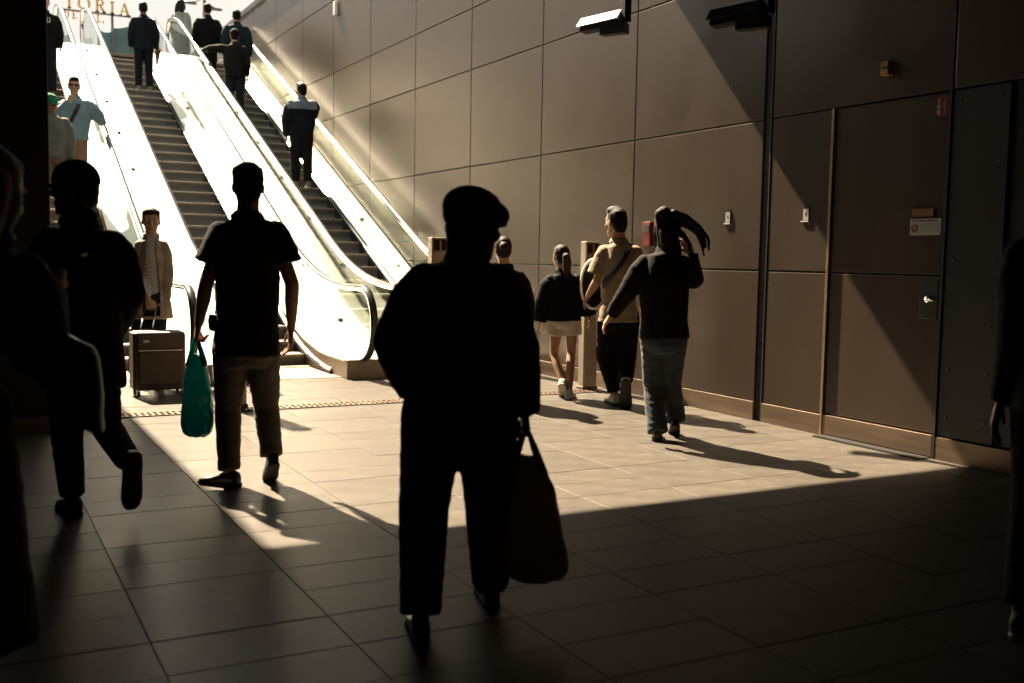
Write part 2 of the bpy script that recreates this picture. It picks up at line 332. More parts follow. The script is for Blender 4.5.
def escalator(c, label, right_deck_to, left_deck_to=None):
    e = empty('escalator', (c, 11.0, 0), label, 'escalator', 'escalators side by side'); ey = 11.0
    for k in range(1, NS+1):
        yk = Y0-0.30+GO*k; s_ = link('step', STEP, None, e, (0, yk-ey, float(z_step(yk))))
        link('nosing', NOSE, None, s_)
    # landing plates
    MB().box(c-0.62, c+0.62, 10.62, Y0-0.01, -0.004, 0.006, 0.002).build('landing_plate', 'skirt', e)
    cb = MB().box(c-hw, c+hw, Y0-0.14, Y0-0.01, 0.002, 0.014)
    for k in range(30): cb.box(c-hw+0.012+k*0.03, c-hw+0.024+k*0.03, Y0-0.02, Y0+0.03, 0.0, 0.012)
    cb.build('comb_plate', 'step_edge', e)
    MB().box(c-0.62, c+0.62, Y1-0.02, 24.4, ZT-0.06, ZT+0.004, 0.002).build('landing_plate', 'skirt', e)
    for sgn in (-1, 1):
        gx = c+sgn*0.64; sx = c+sgn*0.465; ox = c+sgn*0.70
        P = curve(z_deck, 10.50, 24.9, 90)
        a, b = sorted((sx, gx))
        # skirt panel facing the steps
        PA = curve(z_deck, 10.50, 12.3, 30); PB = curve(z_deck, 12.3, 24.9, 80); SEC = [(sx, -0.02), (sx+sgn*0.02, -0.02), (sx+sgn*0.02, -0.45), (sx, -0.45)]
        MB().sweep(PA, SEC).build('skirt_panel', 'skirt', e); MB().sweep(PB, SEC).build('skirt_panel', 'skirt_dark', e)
        MB().sweep(P, [(a, -0.02), (b, -0.02), (b, 0.0), (a, 0.0)]).build('inner_deck', 'steel', e, False)
        MB().sweep([(y, z) for y, z in curve(lambda y: z_brush(y)-0.012, 10.95, 24.6, 80)], [(sx, 0.02), (sx-sgn*0.028, 0.0), (sx-sgn*0.028, -0.03), (sx, -0.045)]).build('skirt_brush', 'brush', e)
        MB().sweep([(y, z) for y, z in curve(z_brush, 10.95, 24.6, 80)], [(sx, 0.026), (sx-sgn*0.026, 0.012), (sx-sgn*0.026, -0.004), (sx, 0.0)]).build('brush_strip', 'chrome', e)
        # plinth end under the newel
        lim0 = right_deck_to if sgn > 0 else left_deck_to
        MB().box(sx-sgn*0.004, lim0, 10.43, 10.53, 0.0, 0.206, 0.006).build('plinth_end', 'skirt', e)
        # glass panes, joints square to the slope
        N = 12; ys = np.linspace(10.46, 24.75, N+1)
        for i in range(N):
            v = []; f = []; q = np.linspace(ys[i]+0.004, ys[i+1]-0.004, 9)
            for y in q:
                sl = (float(z_deck(y+0.05))-float(z_deck(y-0.05)))/0.1
                yt = y-0.70*sl/(1+sl*sl)*0.9; zt = float(z_rail(yt))-0.02
                for xx in (gx-GLASS_T/2, gx+GLASS_T/2): v += [(xx, y, float(z_deck(y))-0.015), (xx, yt, zt)]
            for k in range(8):
                o = 4*k; f += [(o, o+4, o+5, o+1), (o+2, o+3, o+7, o+6), (o+1, o+5, o+7, o+3), (o, o+2, o+6, o+4)]
            f += [(0, 1, 3, 2), (32, 34, 35, 33)]
            MB().add(v, f).build('glass_pane', 'glass', e)
        # lower curved glass end
        v = []; f = []; ZR = 0.985
        arc = [(10.46-0.32*math.sin(t), 0.60+0.365*math.cos(t)) for t in np.linspace(0, math.pi, 15)]
        for (y, z) in arc:
            for xx in (gx-GLASS_T/2, gx+GLASS_T/2): v += [(xx, 10.46, z), (xx, y, z)]
        for k in range(14):
            o = 4*k; f += [(o, o+4, o+5, o+1), (o+2, o+3, o+7, o+6), (o+1, o+5, o+7, o+3)]
        MB().add(v, f).build('glass_end', 'glass', e)
        # handrail with rounded newel ends, running back under the deck
        path = [(10.50, 0.20)]+[(10.46-0.36*math.sin(t), 0.595-0.39*math.cos(t)) for t in np.linspace(0.15, math.pi, 18)]
        path += curve(z_rail, 10.50, 24.75, 90)
        zt = ZT+1.05; path += [(24.75+0.36*math.sin(t), zt-0.39+0.39*math.cos(t)) for t in np.linspace(0.15, math.pi-0.15, 16)]
        for nm, mm, sec in (('handrail', 'rubber', [(-0.038, -0.012), (-0.040, 0.004), (-0.032, 0.016), (0.0, 0.021), (0.032, 0.016), (0.040, 0.004), (0.038, -0.012)]), ('handrail_guide', 'chrome', [(-0.026, -0.045), (-0.028, -0.012), (0.028, -0.012), (0.026, -0.045)])):
            v = []; f = []; m_ = len(sec)
            for i, (y, z) in enumerate(path):
                ya, za = path[max(i-1, 0)]; yb, zb = path[min(i+1, len(path)-1)]; t = np.array([yb-ya, zb-za]); t /= np.linalg.norm(t)+1e-9; nrm = (-t[1], t[0])
                for (sx_, dn) in sec: v.append((gx+sx_, y+nrm[0]*dn, z+nrm[1]*dn))
            for i in range(len(path)-1):
                for k in range(m_): f.append((i*m_+k, (i+1)*m_+k, (i+1)*m_+(k+1) % m_, i*m_+(k+1) % m_))
            f.append(tuple(range(m_))); f.append(tuple(reversed(range((len(path)-1)*m_, len(path)*m_))))
            MB().add(v, f).build(nm, mm, e, True)
        # outer deck
        lim = right_deck_to if sgn > 0 else left_deck_to
        if lim is not None:
            a, b = sorted((gx, lim))
            od = MB().sweep(P, [(a, -0.02), (b, -0.02), (b, 0.005), (a, 0.005)]).build('outer_deck', 'steel', e)
            k = 0
            for y in np.arange(12.6, 23.6, 1.55):
                z = float(z_deck(y)); mb = MB(); xm = (a+b)/2-sgn*0.06 if abs(b-a) > 0.15 else (a+b)/2
                mb.tube([(xm, y, z+0.0), (xm, y-0.008, z+0.03)], [0.036, 0.03], 14); mb.build('anti_slide_stud', 'black_metal', od)
        lower = MB().sweep(P, [(gx-0.01, -0.02), (gx+0.01, -0.02), (gx+0.01, -0.5), (gx-0.01, -0.5)]).build('outer_skirt', 'skirt', e)
    return e
E1 = escalator(1.33, 'down escalator between the dark wall and the middle escalator', 1.33+0.64+0.27, 0.52)
E2 = escalator(3.15, 'middle up escalator carrying the man in the dark suit', 3.15+0.64+0.275, 3.15-0.64-0.26)
E3 = escalator(4.98, 'up escalator running along the bronze panelled wall', WX-0.01, 4.98-0.64-0.27)

# ================================================================== BODY TOOLKIT
def vhash(ix, iy, iz):
    h = (ix*374761393+iy*668265263+iz*2147483647+1013904223).astype(np.int64) & 0x7fffffff
    h = (h ^ (h >> 13))*1274126177 & 0x7fffffff
    return ((h ^ (h >> 16)) & 0xffff)/65535.0
def vnoise(p):
    i = np.floor(p).astype(np.int64); f = p-i; f = f*f*(3-2*f); o = 0
    for a in (0, 1):
        for b in (0, 1):
            for c in (0, 1):
                wgt = (f[:, 0] if a else 1-f[:, 0])*(f[:, 1] if b else 1-f[:, 1])*(f[:, 2] if c else 1-f[:, 2])
                o = o+wgt*vhash(i[:, 0]+a, i[:, 1]+b, i[:, 2]+c)
    return o-0.5
def unit(v):
    v = np.array(v, float); n = np.linalg.norm(v); return v/n if n > 1e-9 else v
def frame_for(t, hint):
    t = unit(t); x = np.array(hint, float)-t*np.dot(hint, t)
    if np.linalg.norm(x) < 1e-4: x = np.cross(t, [0.3, 0.5, 0.8])
    x = unit(x); return x, np.cross(t, x)
class Blob:
    """closed shapes to be fused into one skin"""
    def __init__(s): s.v = []; s.f = []; s.n = 0
    def add(s, v, f):
        s.v.append(np.array(v, float)); s.f += [tuple(i+s.n for i in q) for q in f]; s.n += len(v)
    def rings(s, rings, seg=16, power=2.0):
        """rings: (centre, axis a, axis b) with axes scaled to half sizes"""
        v = []; f = []
        for c, a, b in rings:
            for k in range(seg):
                t = 2*math.pi*k/seg; ct, st = math.cos(t), math.sin(t)
                if power != 2.0: ct = math.copysign(abs(ct)**(2/power), ct); st = math.copysign(abs(st)**(2/power), st)
                v.append(np.array(c)+np.array(a)*ct+np.array(b)*st)
        n = len(rings)
        for i in range(n-1):
            for k in range(seg): f.append((i*seg+k, i*seg+(k+1) % seg, (i+1)*seg+(k+1) % seg, (i+1)*seg+k))
        f.append(tuple(reversed(range(seg)))); f.append(tuple(range((n-1)*seg, n*seg))); s.add(v, f)
    def cap(s, p, q, r1, r2, flat1=False, flat2=False, hint=(1, 0, 0), sx=1.0, seg=14, mid=None):
        """tapered limb; ends rounded unless flat; mid = optional extra radius at the middle"""
        p = np.array(p, float); q = np.array(q, float); t = unit(q-p); x, y = frame_for(t, hint); R = []
        if not flat1:
            for a in (80, 55, 28): R.append((p-t*r1*math.sin(math.radians(a)), r1*math.cos(math.radians(a))))
        R.append((p, r1))
        if mid: R.append(((p*0.62+q*0.38), mid))
        R.append((q, r2))
        if not flat2:
            for a in (28, 55, 80): R.append((q+t*r2*math.sin(math.radians(a)), r2*math.cos(math.radians(a))))
        s.rings([(c, x*r*sx, y*r) for c, r in R], seg)
    def ell(s, c, ax, seg=14):
        """ax: three axis vectors with their half lengths"""
        a, b, d = (np.array(q, float) for q in ax); R = []
        for k in range(1, 10):
            t = math.pi*k/10; R.append((np.array(c)+d*(-math.cos(t)), a*math.sin(t), b*math.sin(t)))
        s.rings(R, seg)
    def verts(s): return np.vstack(s.v)
def fuse(blob, voxel, smooth=4, base=(0, 0, 0), wr=0.0, wf=14.0, wstretch=(1, 1, 1), name='skin'):
    me = bpy.data.meshes.new('tmp'); V = blob.verts()-np.array(base)
    me.from_pydata(V.tolist(), [], blob.f)
    o = bpy.data.objects.new('tmp', me); COL.objects.link(o)
    r = o.modifiers.new('r', 'REMESH'); r.mode = 'VOXEL'; r.voxel_size = voxel; r.adaptivity = 0
    if smooth: q = o.modifiers.new('s', 'SMOOTH'); q.factor = 0.5; q.iterations = smooth
    dg = bpy.context.evaluated_depsgraph_get(); ev = o.evaluated_get(dg)
    out = bpy.data.meshes.new_from_object(ev); out.name = name
    bpy.data.objects.remove(o); bpy.data.meshes.remove(me)
    if wr:
        n = len(out.vertices); co = np.empty(n*3); no = np.empty(n*3); out.vertices.foreach_get('co', co); out.vertices.foreach_get('normal', no)
        co = co.reshape(-1, 3); no = no.reshape(-1, 3); q = co*np.array(wstretch)*wf
        wob = vnoise(q*0.5+3.1)[:, None]*1.5
        d = (1-2*np.abs(vnoise(q+wob)))*0.7+vnoise(q*2.3+9.7)*0.5-0.35
        co = co+no*(d*wr)[:, None]; out.vertices.foreach_set('co', co.reshape(-1)); out.update()
    out.shade_smooth(); return out
def join_meshes(ms, name):
    V = []; F = []; n = 0
    for m_ in ms:
        k = len(m_.vertices); co = np.empty(k*3); m_.vertices.foreach_get('co', co); V.append(co.reshape(-1, 3))
        F += [tuple(i+n for i in p.vertices) for p in m_.polygons]; n += k
    me = bpy.data.meshes.new(name); me.from_pydata(np.vstack(V).tolist(), [], F); me.update(); me.shade_smooth(); return me
def cut_faces(me, keep):
    bm = bmesh.new(); bm.from_mesh(me)
    bmesh.ops.delete(bm, geom=[f for f in bm.faces if not keep(f.calc_center_median())], context='FACES'); bm.to_mesh(me); bm.free(); return me

CL = {}
def cloth(name, col, rough=0.85, var=0.15, bump=0.25, bscale=220, sheen=0.1, scale=9):
    if name not in CL: CL[name] = mat('cloth_'+name, col, rough, var=var, scale=scale, bump=bump, bscale=bscale, spec=0.12 if max(col) < 0.03 else 0.25, sheen=0.0 if max(col) < 0.03 else sheen)
    return CL[name]
def skin_mat(name, col):
    m = mat('skin_'+name, col, 0.5, var=0.08, scale=12, bump=0.05, bscale=200, spec=0.4)
    b = m.node_tree.nodes['Principled BSDF']; b.inputs['Subsurface Weight'].default_value = 0.15; b.inputs['Subsurface Radius'].default_value = (0.02, 0.008, 0.004); return m
SKIN = {'light': skin_mat('light', (0.42, 0.24, 0.16)), 'tan': skin_mat('tan', (0.30, 0.16, 0.09)), 'dark': skin_mat('dark', (0.13, 0.07, 0.045))}
def hair_mat(name, col): return mat('hair_'+name, col, 0.55, var=0.35, scale=30, bump=0.6, bscale=60, stretch=(3, 3, 0.5), spec=0.12)
HAIR = {'black': hair_mat('black', (0.005, 0.004, 0.0035)), 'brown': hair_mat('brown', (0.022, 0.011, 0.006)), 'auburn': hair_mat('auburn', (0.10, 0.035, 0.012)), 'grey': hair_mat('grey', (0.25, 0.23, 0.21))}
M['eye'] = mat('eye_white', (0.6, 0.58, 0.55), 0.2, var=0.02); M['iris'] = mat('iris', (0.03, 0.018, 0.01), 0.15); M['lip'] = mat('lip', (0.30, 0.11, 0.09), 0.45)
M['shoe_black'] = mat('shoe_black', (0.012, 0.011, 0.010), 0.4); M['shoe_white'] = mat('shoe_white', (0.40, 0.36, 0.31), 0.6); M['sole_dark'] = mat('sole_dark', (0.02, 0.018, 0.016), 0.8); M['sole_white'] = mat('sole_white', (0.42, 0.38, 0.33), 0.7)
M['shoe_grey'] = mat('shoe_grey', (0.16, 0.14, 0.125), 0.6); M['shoe_brown'] = mat('shoe_brown', (0.06, 0.035, 0.02), 0.5)

class Person:
    def __init__(s, label, base, H=1.75, heading=0.0, joints=None, skin='light', voxel=0.012, build=1.0, group=None, hand_l='relax', hand_r='relax', head_yaw=0.0, head_pitch=0.0, feet=None, far=False, thumb=None):
        s.B = np.array(base, float); s.k = k = H/1.75; s.skin = skin; s.vx = voxel; s.bw = build; s.far = far
        s.view = unit(np.array([s.B[0]-CAM[0], s.B[1]-CAM[1], 0])); s.rt = np.array([s.view[1], -s.view[0], 0])
        a = math.radians(heading); s.f = s.view*math.cos(a)+s.rt*math.sin(a)            # where the body faces
        s.lat = np.array([s.f[1], -s.f[0], 0]); s.sgn = 1.0
        if np.dot(s.lat, s.rt) < 0: s.lat = -s.lat; s.sgn = -1.0
        hy = a+math.radians(head_yaw); s.hf = s.view*math.cos(hy)+s.rt*math.sin(hy); s.hp = head_pitch
        up = np.array([0, 0, 1.0]); J = {}
        def P(la, fo, z): return s.B+s.lat*la*k+s.f*fo*k+up*z*k
        J['head'] = P(0, 0.03, 1.635); J['neck'] = P(0, -0.01, 1.475)
        for n, q in (('L', -1), ('R', 1)):
            J['sh'+n] = P(q*0.175, -0.01, 1.41); J['el'+n] = P(q*0.235, -0.03, 1.12); J['wr'+n] = P(q*0.245, 0.05, 0.87)
            J['hip'+n] = P(q*0.088, 0, 0.93); J['kn'+n] = P(q*0.10, 0.02, 0.50); J['an'+n] = P(q*0.105, -0.03, 0.085)
        s.feet = dict(feet or {})
        for n, q in (joints or {}).items():
            if q[0] == 'g': J[n] = onz(q[1], q[2], s.B[2])+up*0.085*k                    # heel standing on the floor at this pixel
            elif q[0] == 't':                                                             # heel lifted, ball of the foot on the floor at this pixel
                ya = math.radians(s.feet.get(n[-1], {}).get('yaw', 0)); ff = unit(s.f*math.cos(ya)+np.cross(s.f, up)*math.sin(ya)); pi = math.radians(q[3])
                J[n] = onz(q[1], q[2], s.B[2])-(ff*math.cos(pi)+up*math.sin(pi))*0.15*k+(up*math.cos(pi)-ff*math.sin(pi))*0.085*k
                s.feet[n[-1]] = dict(s.feet.get(n[-1], {}), pitch=q[3])
            elif q[0] == 'l': J[n] = s.B+s.lat*q[1]+s.f*q[2]+up*q[3]
            else: J[n] = s.at(*q)
        s.J = J; s.hands = {'L': hand_l, 'R': hand_r}; s.thumb = thumb or {}
        s.root = empty('person', tuple(s.B), label, 'person', group)
    def at(s, px, py, w_=0.0):
        v = ray(px, py); t = (np.dot(s.B-CAM, s.view)+w_)/np.dot(v, s.view); return CAM+v*t
    def part(s, name, me, m, parent=None):
        return link(name, me, m, parent or s.root)
    # ---- skin
    def head_axes(s):
        f = unit(s.hf); p = math.radians(s.hp); up = np.array([0, 0, 1.0]); x = np.cross(f, up)
        f2 = f*math.cos(p)+up*math.sin(p); u2 = up*math.cos(p)-f*math.sin(p); return x, f2, u2
    def hp3(s, a, b, c):
        x, f, u = s.head_axes(); k = s.hs; return s.J['head']+(x*a+f*b+u*c)*k
    def make_body(s, arms=True):
        k = s.k; s.hs = k**0.5*1.05; J = s.J; up = np.array([0, 0, 1.0])
        b = Blob()
        b.cap(s.hp3(0, -0.03, -0.05), J['neck']-up*0.03, 0.056*k, 0.062*k)
        hm = (J['hipL']+J['hipR'])/2; sm = (J['shL']+J['shR'])/2; ax = unit(J['shR']-J['shL']); hx = unit(J['hipR']-J['hipL'])
        T = [(0.06, 0.13, 0.08), (0.25, 0.155, 0.10), (0.55, 0.14, 0.095), (0.8, 0.135, 0.095), (1.0, 0.15, 0.105), (1.12, 0.12, 0.09)]
        R = []
        for t, w_, d in T:
            c = sm*(1-t)+hm*t; x = unit(ax*(1-t)+hx*t); y = unit(np.cross(up, x)); R.append((c, x*w_*k*s.bw, y*d*k*s.bw))
        b.rings(R)
        for n in 'LR':
            b.cap(J['sh'+n]*0.9+J['el'+n]*0.1-up*0.03*k-(J['sh'+n]-sm)*0.08, J['el'+n], 0.042*k, 0.040*k); b.cap(J['el'+n], J['wr'+n], 0.040*k, 0.026*k, mid=0.039*k)
            b.cap(J['hip'+n], J['kn'+n], 0.082*k, 0.052*k); b.cap(J['kn'+n], J['an'+n], 0.050*k, 0.036*k, mid=0.053*k)
        ms = [fuse(b, max(s.vx, 0.012), 3, s.B)]
        h = Blob(); x, f, u = s.head_axes(); q = s.hs
        for tab in ([(-.118, .020, .082, .020), (-.108, .034, .090, .004), (-.085, .050, .092, -.040), (-.05, .061, .090, -.072), (-.01, .069, .090, -.088), (.02, .073, .092, -.097), (.05, .075, .092, -.100), (.08, .070, .080, -.092), (.103, .054, .056, -.070), (.117, .026, .024, -.035)],):
            h.rings([(s.hp3(0, (fr+bk)/2, z), x*w_*q, f*(fr-bk)/2*q) for z, w_, fr, bk in tab], 20)
        h.cap(s.hp3(0, .088, .020), s.hp3(0, .108, -.018), .009*q, .014*q); h.ell(s.hp3(0, .100, -.026), (x*.018*q, f*.012*q, u*.010*q))
        for e in (-1, 1):
            h.ell(s.hp3(e*.075, -.008, -.004), (x*.010*q, f*.018*q, u*.031*q)); h.ell(s.hp3(e*.034, .083, .034), (x*.024*q, f*.013*q, u*.009*q)); h.ell(s.hp3(e*.045, .062, -.025), (x*.022*q, f*.022*q, u*.024*q))
        h.ell(s.hp3(0, .086, -.062), (x*.024*q, f*.012*q, u*.010*q))
        ms.append(fuse(h, 0.0065 if not s.far else 0.010, 2, s.B))
        for n in 'LR':
            if s.hands[n]: ms.append(s.hand(n))
        body = s.part('body', join_meshes(ms, 'body'), SKIN[s.skin])
        for e in (-1, 1):
            eb = Blob(); eb.ell(s.hp3(e*.033, .083, .012), (x*.013*q, f*.010*q, u*.0085*q)); ey = s.part('eye', fuse(eb, 0.003, 0, s.B), M['eye'], body)
        lb = Blob(); lb.ell(s.hp3(0, .0945, -.062), (x*.021*q, f*.006*q, u*.007*q)); s.part('mouth', fuse(lb, 0.004, 1, s.B), M['lip'], body)
        for e in (-1, 1):
            ib = Blob(); ib.ell(s.hp3(e*.033, .0905, .012), (x*.0058*q, f*.004*q, u*.0058*q)); s.part('iris', fuse(ib, 0.0025, 0, s.B), M['iris'], body)
        s.body = body; return body
    def hand_frame(s, n):
        J = s.J; d = unit(J['wr'+n]-J['el'+n]); q = -1 if n == 'L' else 1
        if n in s.thumb and s.thumb[n].get('dir') is not None: d = unit(s.thumb[n]['dir'])
        nrm = -s.lat*q                                              # palm looks at the body
        if n in s.thumb and s.thumb[n].get('palm') is not None: nrm = np.array(s.thumb[n]['palm'], float)
        nrm = unit(nrm-d*np.dot(nrm, d)); side = np.cross(d, nrm)
        if np.dot(side, s.f) < 0: side = -side                      # thumb side to the front
        return d, nrm, side
    def hand(s, n):
        k = s.k; w0 = s.J['wr'+n]; d, nr, sd = s.hand_frame(n); h = Blob(); mode = s.hands[n]
        palm_c = w0+d*0.05*k
        h.rings([(w0+d*t*k, sd*a*k, nr*b*k) for t, a, b in ((-0.03, .024, .022), (0.0, .026, .020), (0.03, .036, .017), (0.07, .041, .016), (0.092, .039, .013))], 14)
        curl = {'relax': (0.30, 0.40), 'grip': (1.25, 1.35), 'flat': (0.08, 0.1), 'rest': (0.5, 0.5)}[mode]
        for i, (o, l, r) in enumerate(((.030, .074, .0090), (.010, .082, .0095), (-.010, .076, .0090), (-.029, .060, .0080))):
            p = w0+(d*0.088+sd*o)*k; a1 = curl[0]*(1+0.08*i); v1 = d*math.cos(a1)+nr*math.sin(a1); p2 = p+v1*l*0.52*k
            a2 = a1+curl[1]; v2 = d*math.cos(a2)+nr*math.sin(a2); p3 = p2+v2*l*0.5*k
            h.cap(p-d*0.012*k, p2, r*k*1.05, r*k); h.cap(p2, p3, r*k, r*k*0.82)
        t0 = w0+(d*0.028+sd*0.026)*k; tv = unit(d*0.72+sd*0.62+nr*0.25); t1 = t0+tv*0.042*k
        tv2 = unit(d*0.85+sd*(0.15 if mode != 'grip' else -0.3)+nr*(0.35 if mode != 'grip' else 0.8)); t2 = t1+tv2*0.036*k
        h.cap(t0, t1, .0135*k, .0115*k); h.cap(t1, t2, .0110*k, .0085*k)
        return fuse(h, 0.0045 if not s.far else 0.008, 1, s.B)
    def palm(s, n, along=0.085, nrm=0.03):
        d, nr, sd = s.hand_frame(n); return s.J['wr'+n]+(d*along+nr*nrm)*s.k
    # ---- clothes
    def top(s, name, m, r=0.015, sleeve=2.0, hem=0.10, flare=1.0, cuff=0.012, wr=0.006, collar=0.0, chest=1.0, depth=1.0, voxel=None, cut=None, waist=1.0, hood=False, arms=True, wf=11, armr=1.0, belly=0.0):
        k = s.k; J = s.J; up = np.array([0, 0, 1.0]); b = Blob()
        hm = (J['hipL']+J['hipR'])/2; sm = (J['shL']+J['shR'])/2; ax = unit(J['shR']-J['shL']); hx = unit(J['hipR']-J['hipL'])
        half = np.linalg.norm(J['shR']-J['shL'])/2; nk = J['neck']; dn = unit(hm-sm)
        w_ = s.bw; R = []
        def ring(c, wx, dy, t):
            x = unit(ax*(1-t)+hx*t); y = unit(np.cross(dn, x)); R.append((c, x*wx, y*dy))
        ring(nk+up*0.025*k, 0.052*k+r*0.4, 0.056*k+r*0.4, 0)
        ring(nk-up*0.005*k, 0.075*k+r*0.5, 0.068*k+r*0.5, 0)
        ring((nk*0.62+sm*0.38)+up*0.002*k, half*0.56, 0.074*k*depth+r*0.8, 0)
        ring((nk*0.27+sm*0.73)+up*0.014*k, half*0.86, 0.082*k*depth+r, 0)
        ring(sm-up*0.035*k, half*0.95, 0.098*k*depth+r, 0)
        L = sm*0.75+hm*0.25; ring(L, (half*0.93+r)*chest, (0.112*k*w_+r)*depth, 0.25)
        L = sm*0.5+hm*0.5; ring(L+s.f*belly*0.6*k, (half*0.84+r)*chest*w_*waist**0.5, (0.108*k*w_+r)*depth+belly*0.5*k, 0.5)
        L = sm*0.25+hm*0.75; ring(L+s.f*belly*k, (half*0.80+r)*w_*waist, (0.108*k*w_+r)*depth+belly*k, 0.75)
        ring(hm+s.f*belly*0.5*k, (0.152*k*w_+r)*flare**0.5, (0.115*k*w_+r)*depth+belly*0.4*k, 1)
        if hem > 0: ring(hm-up*hem*k, (0.158*k*w_+r)*flare, (0.122*k*w_+r)*depth*flare**0.5, 1)
        b.rings(R, 24, 2.3)
        if arms:
            for n in 'LR':
                a, e, w3 = J['sh'+n], J['el'+n], J['wr'+n]; ra = armr
                if sleeve <= 1.0:
                    q = a*(1-sleeve)+e*sleeve; a = a-up*0.024*k; b.cap(a, q, (0.050*k+r*0.7)*ra, (0.054*k+r*1.5)*ra, flat2=True)
                else:
                    a = a-up*0.026*k; m_ = a*0.72+e*0.28; b.cap(a, m_, (0.046*k+r*0.6)*ra, (0.053*k+r)*ra); b.cap(m_, e, (0.053*k+r)*ra, (0.044*k+r)*ra); t = sleeve-1; q = e*(1-t)+w3*t
                    b.cap(e, q, (0.045*k+r)*ra, (0.032*k+cuff)*ra, flat2=True)
        if collar:
            x, f_, u_ = s.head_axes(); c = nk+up*0.02*k
            b.rings([(c-up*0.03*k, ax*0.085*k, s.f*0.082*k), (c+up*collar*k, ax*0.076*k, s.f*0.078*k)], 18)
        if hood: b.ell(nk-s.f*0.07*k-up*0.03*k, (ax*0.12*k, s.f*0.06*k, up*0.08*k))
        me = fuse(b, voxel or s.vx, 3, s.B, wr, wf, (1, 1, 1.25), name)
        if cut: cut_faces(me, cut)
        return s.part(name, me, m)
    def bottom(s, name, m, r=0.016, length=1.93, hemw=0.075, thigh=1.0, waist=0.04, wr=0.006, voxel=None, wf=12, knee=None, calf=None):
        k = s.k; J = s.J; up = np.array([0, 0, 1.0]); b = Blob(); hm = (J['hipL']+J['hipR'])/2; hx = unit(J['hipR']-J['hipL']); y = unit(np.cross(up, hx)); w_ = s.bw
        b.rings([(hm+up*(0.06+waist)*k, hx*(0.138*k*w_+r), y*(0.105*k*w_+r)), (hm+up*0.03*k, hx*(0.15*k*w_+r), y*(0.115*k*w_+r)), (hm-up*0.05*k, hx*(0.15*k*w_+r), y*(0.122*k*w_+r)), (hm-up*0.11*k, hx*(0.12*k*w_+r), y*(0.10*k*w_+r))], 20, 2.2)
        for n in 'LR':
            h, kn, an = J['hip'+n], J['kn'+n], J['an'+n]
            if length <= 1: q = h*(1-length)+kn*length; b.cap(h, q, (0.088*k*thigh+r)*w_**0.5, (hemw*k+r), flat2=True)
            else:
                kr = (knee or 0.058)*k+r
                b.cap(h, kn, (0.088*k*thigh+r)*w_**0.5, kr); t = length-1; q = kn*(1-t)+an*t; b.cap(kn, q, kr, hemw*k, flat2=True, mid=(calf*k if calf else None))
        return s.part(name, fuse(b, voxel or s.vx, 3, s.B, wr, wf, (1, 1, 1.7), name), m)
    def shoes(s, m='shoe_black', sole='sole_dark', size=1.0, chunky=0.0):
        for n in 'LR':
            spec = s.feet.get(n, {}); an = s.J['an'+n]; k = s.k*size
            f = spec.get('dir'); f = s.f if f is None else f; yaw = spec.get('yaw', 0.0); pit = math.radians(spec.get('pitch', 0.0))
            a = math.radians(yaw); f = unit(f*math.cos(a)+np.cross(f, [0, 0, 1])*math.sin(a)); up = np.array([0, 0, 1.0])
            x = np.cross(f, up); f2 = f*math.cos(pit)+up*math.sin(pit); u2 = up*math.cos(pit)-f*math.sin(pit)
            h0 = an-u2*0.085*k                                      # heel ground point under the ankle
            if not pit: h0[2] = s.B[2] if not spec.get('free') else h0[2]
            def Q(yy, zz): return h0+f2*yy*k+u2*zz*k
            b = Blob(); ch = 1+chunky
            prof = [(-0.072, .022, .012, .055), (-0.062, .032, .012, .085), (-0.03, .036, .012, .098), (0.01, .037, .012, .098), (0.05, .038, .012, .075), (0.10, .044, .012, .056), (0.15, .045, .012, .046), (0.185, .036, .012, .036), (0.20, .020, .013, .026)]
            R = [(Q(y_, (z0+z1)/2), x*w_*k*ch, u2*(z1-z0)/2*k*ch) for y_, w_, z0, z1 in prof]; b.rings(R, 16, 2.8)
            sh = s.part('shoe', fuse(b, 0.007 if not s.far else 0.012, 2, s.B), M[m] if isinstance(m, str) else m)
            c = Blob(); c.rings([(Q(y_, 0.012*ch), x*w_*1.08*k*ch, u2*0.012*k*ch) for y_, w_, z0, z1 in [(-0.080, .020, 0, 0)]+prof[1:-1]+[(0.206, .020, 0, 0)]], 12, 5)
            s.part('sole', fuse(c, 0.007 if not s.far else 0.010, 0, s.B), M[sole], sh)
    # ---- hair and hats
    def hair(s, kind, m='black', extra=None):
        b = Blob(); x, f, u = s.head_axes(); q = s.hs; P = s.hp3
        def E(c, r): b.ell(P(*c), (x*r[0]*q, f*r[1]*q, u*r[2]*q))
        E((0, -.016, .040), (.081, .099, .094)); E((0, -.050, -.005), (.074, .058, .070))
        if kind == 'short':
            E((0, -.060, -.045), (.058, .042, .045)); E((0, .018, .088), (.066, .074, .042)); E((.055, .01, .075), (.025, .05, .035)); E((-.055, .01, .075), (.025, .05, .035))
        if kind == 'quiff': E((0, .020, .098), (.070, .078, .048)); E((0, -.06, -.04), (.06, .04, .05))
        if kind in ('bun', 'pony'):
            E((0, .01, .07), (.074, .08, .05)); E((0, -.07, -.01), (.062, .045, .06))
            if kind == 'bun': E((0, -.115, .035), (.042, .042, .042))
            else:
                pts = [P(0, -.10, .03), P(.005, -.145, .005), P(.01, -.155, -.06), P(.012, -.145, -.13), P(.010, -.135, -.19)]
                for i, (r1, r2) in enumerate(((.026, .042), (.042, .046), (.046, .038), (.038, .014))): b.cap(pts[i], pts[i+1], r1*q, r2*q)
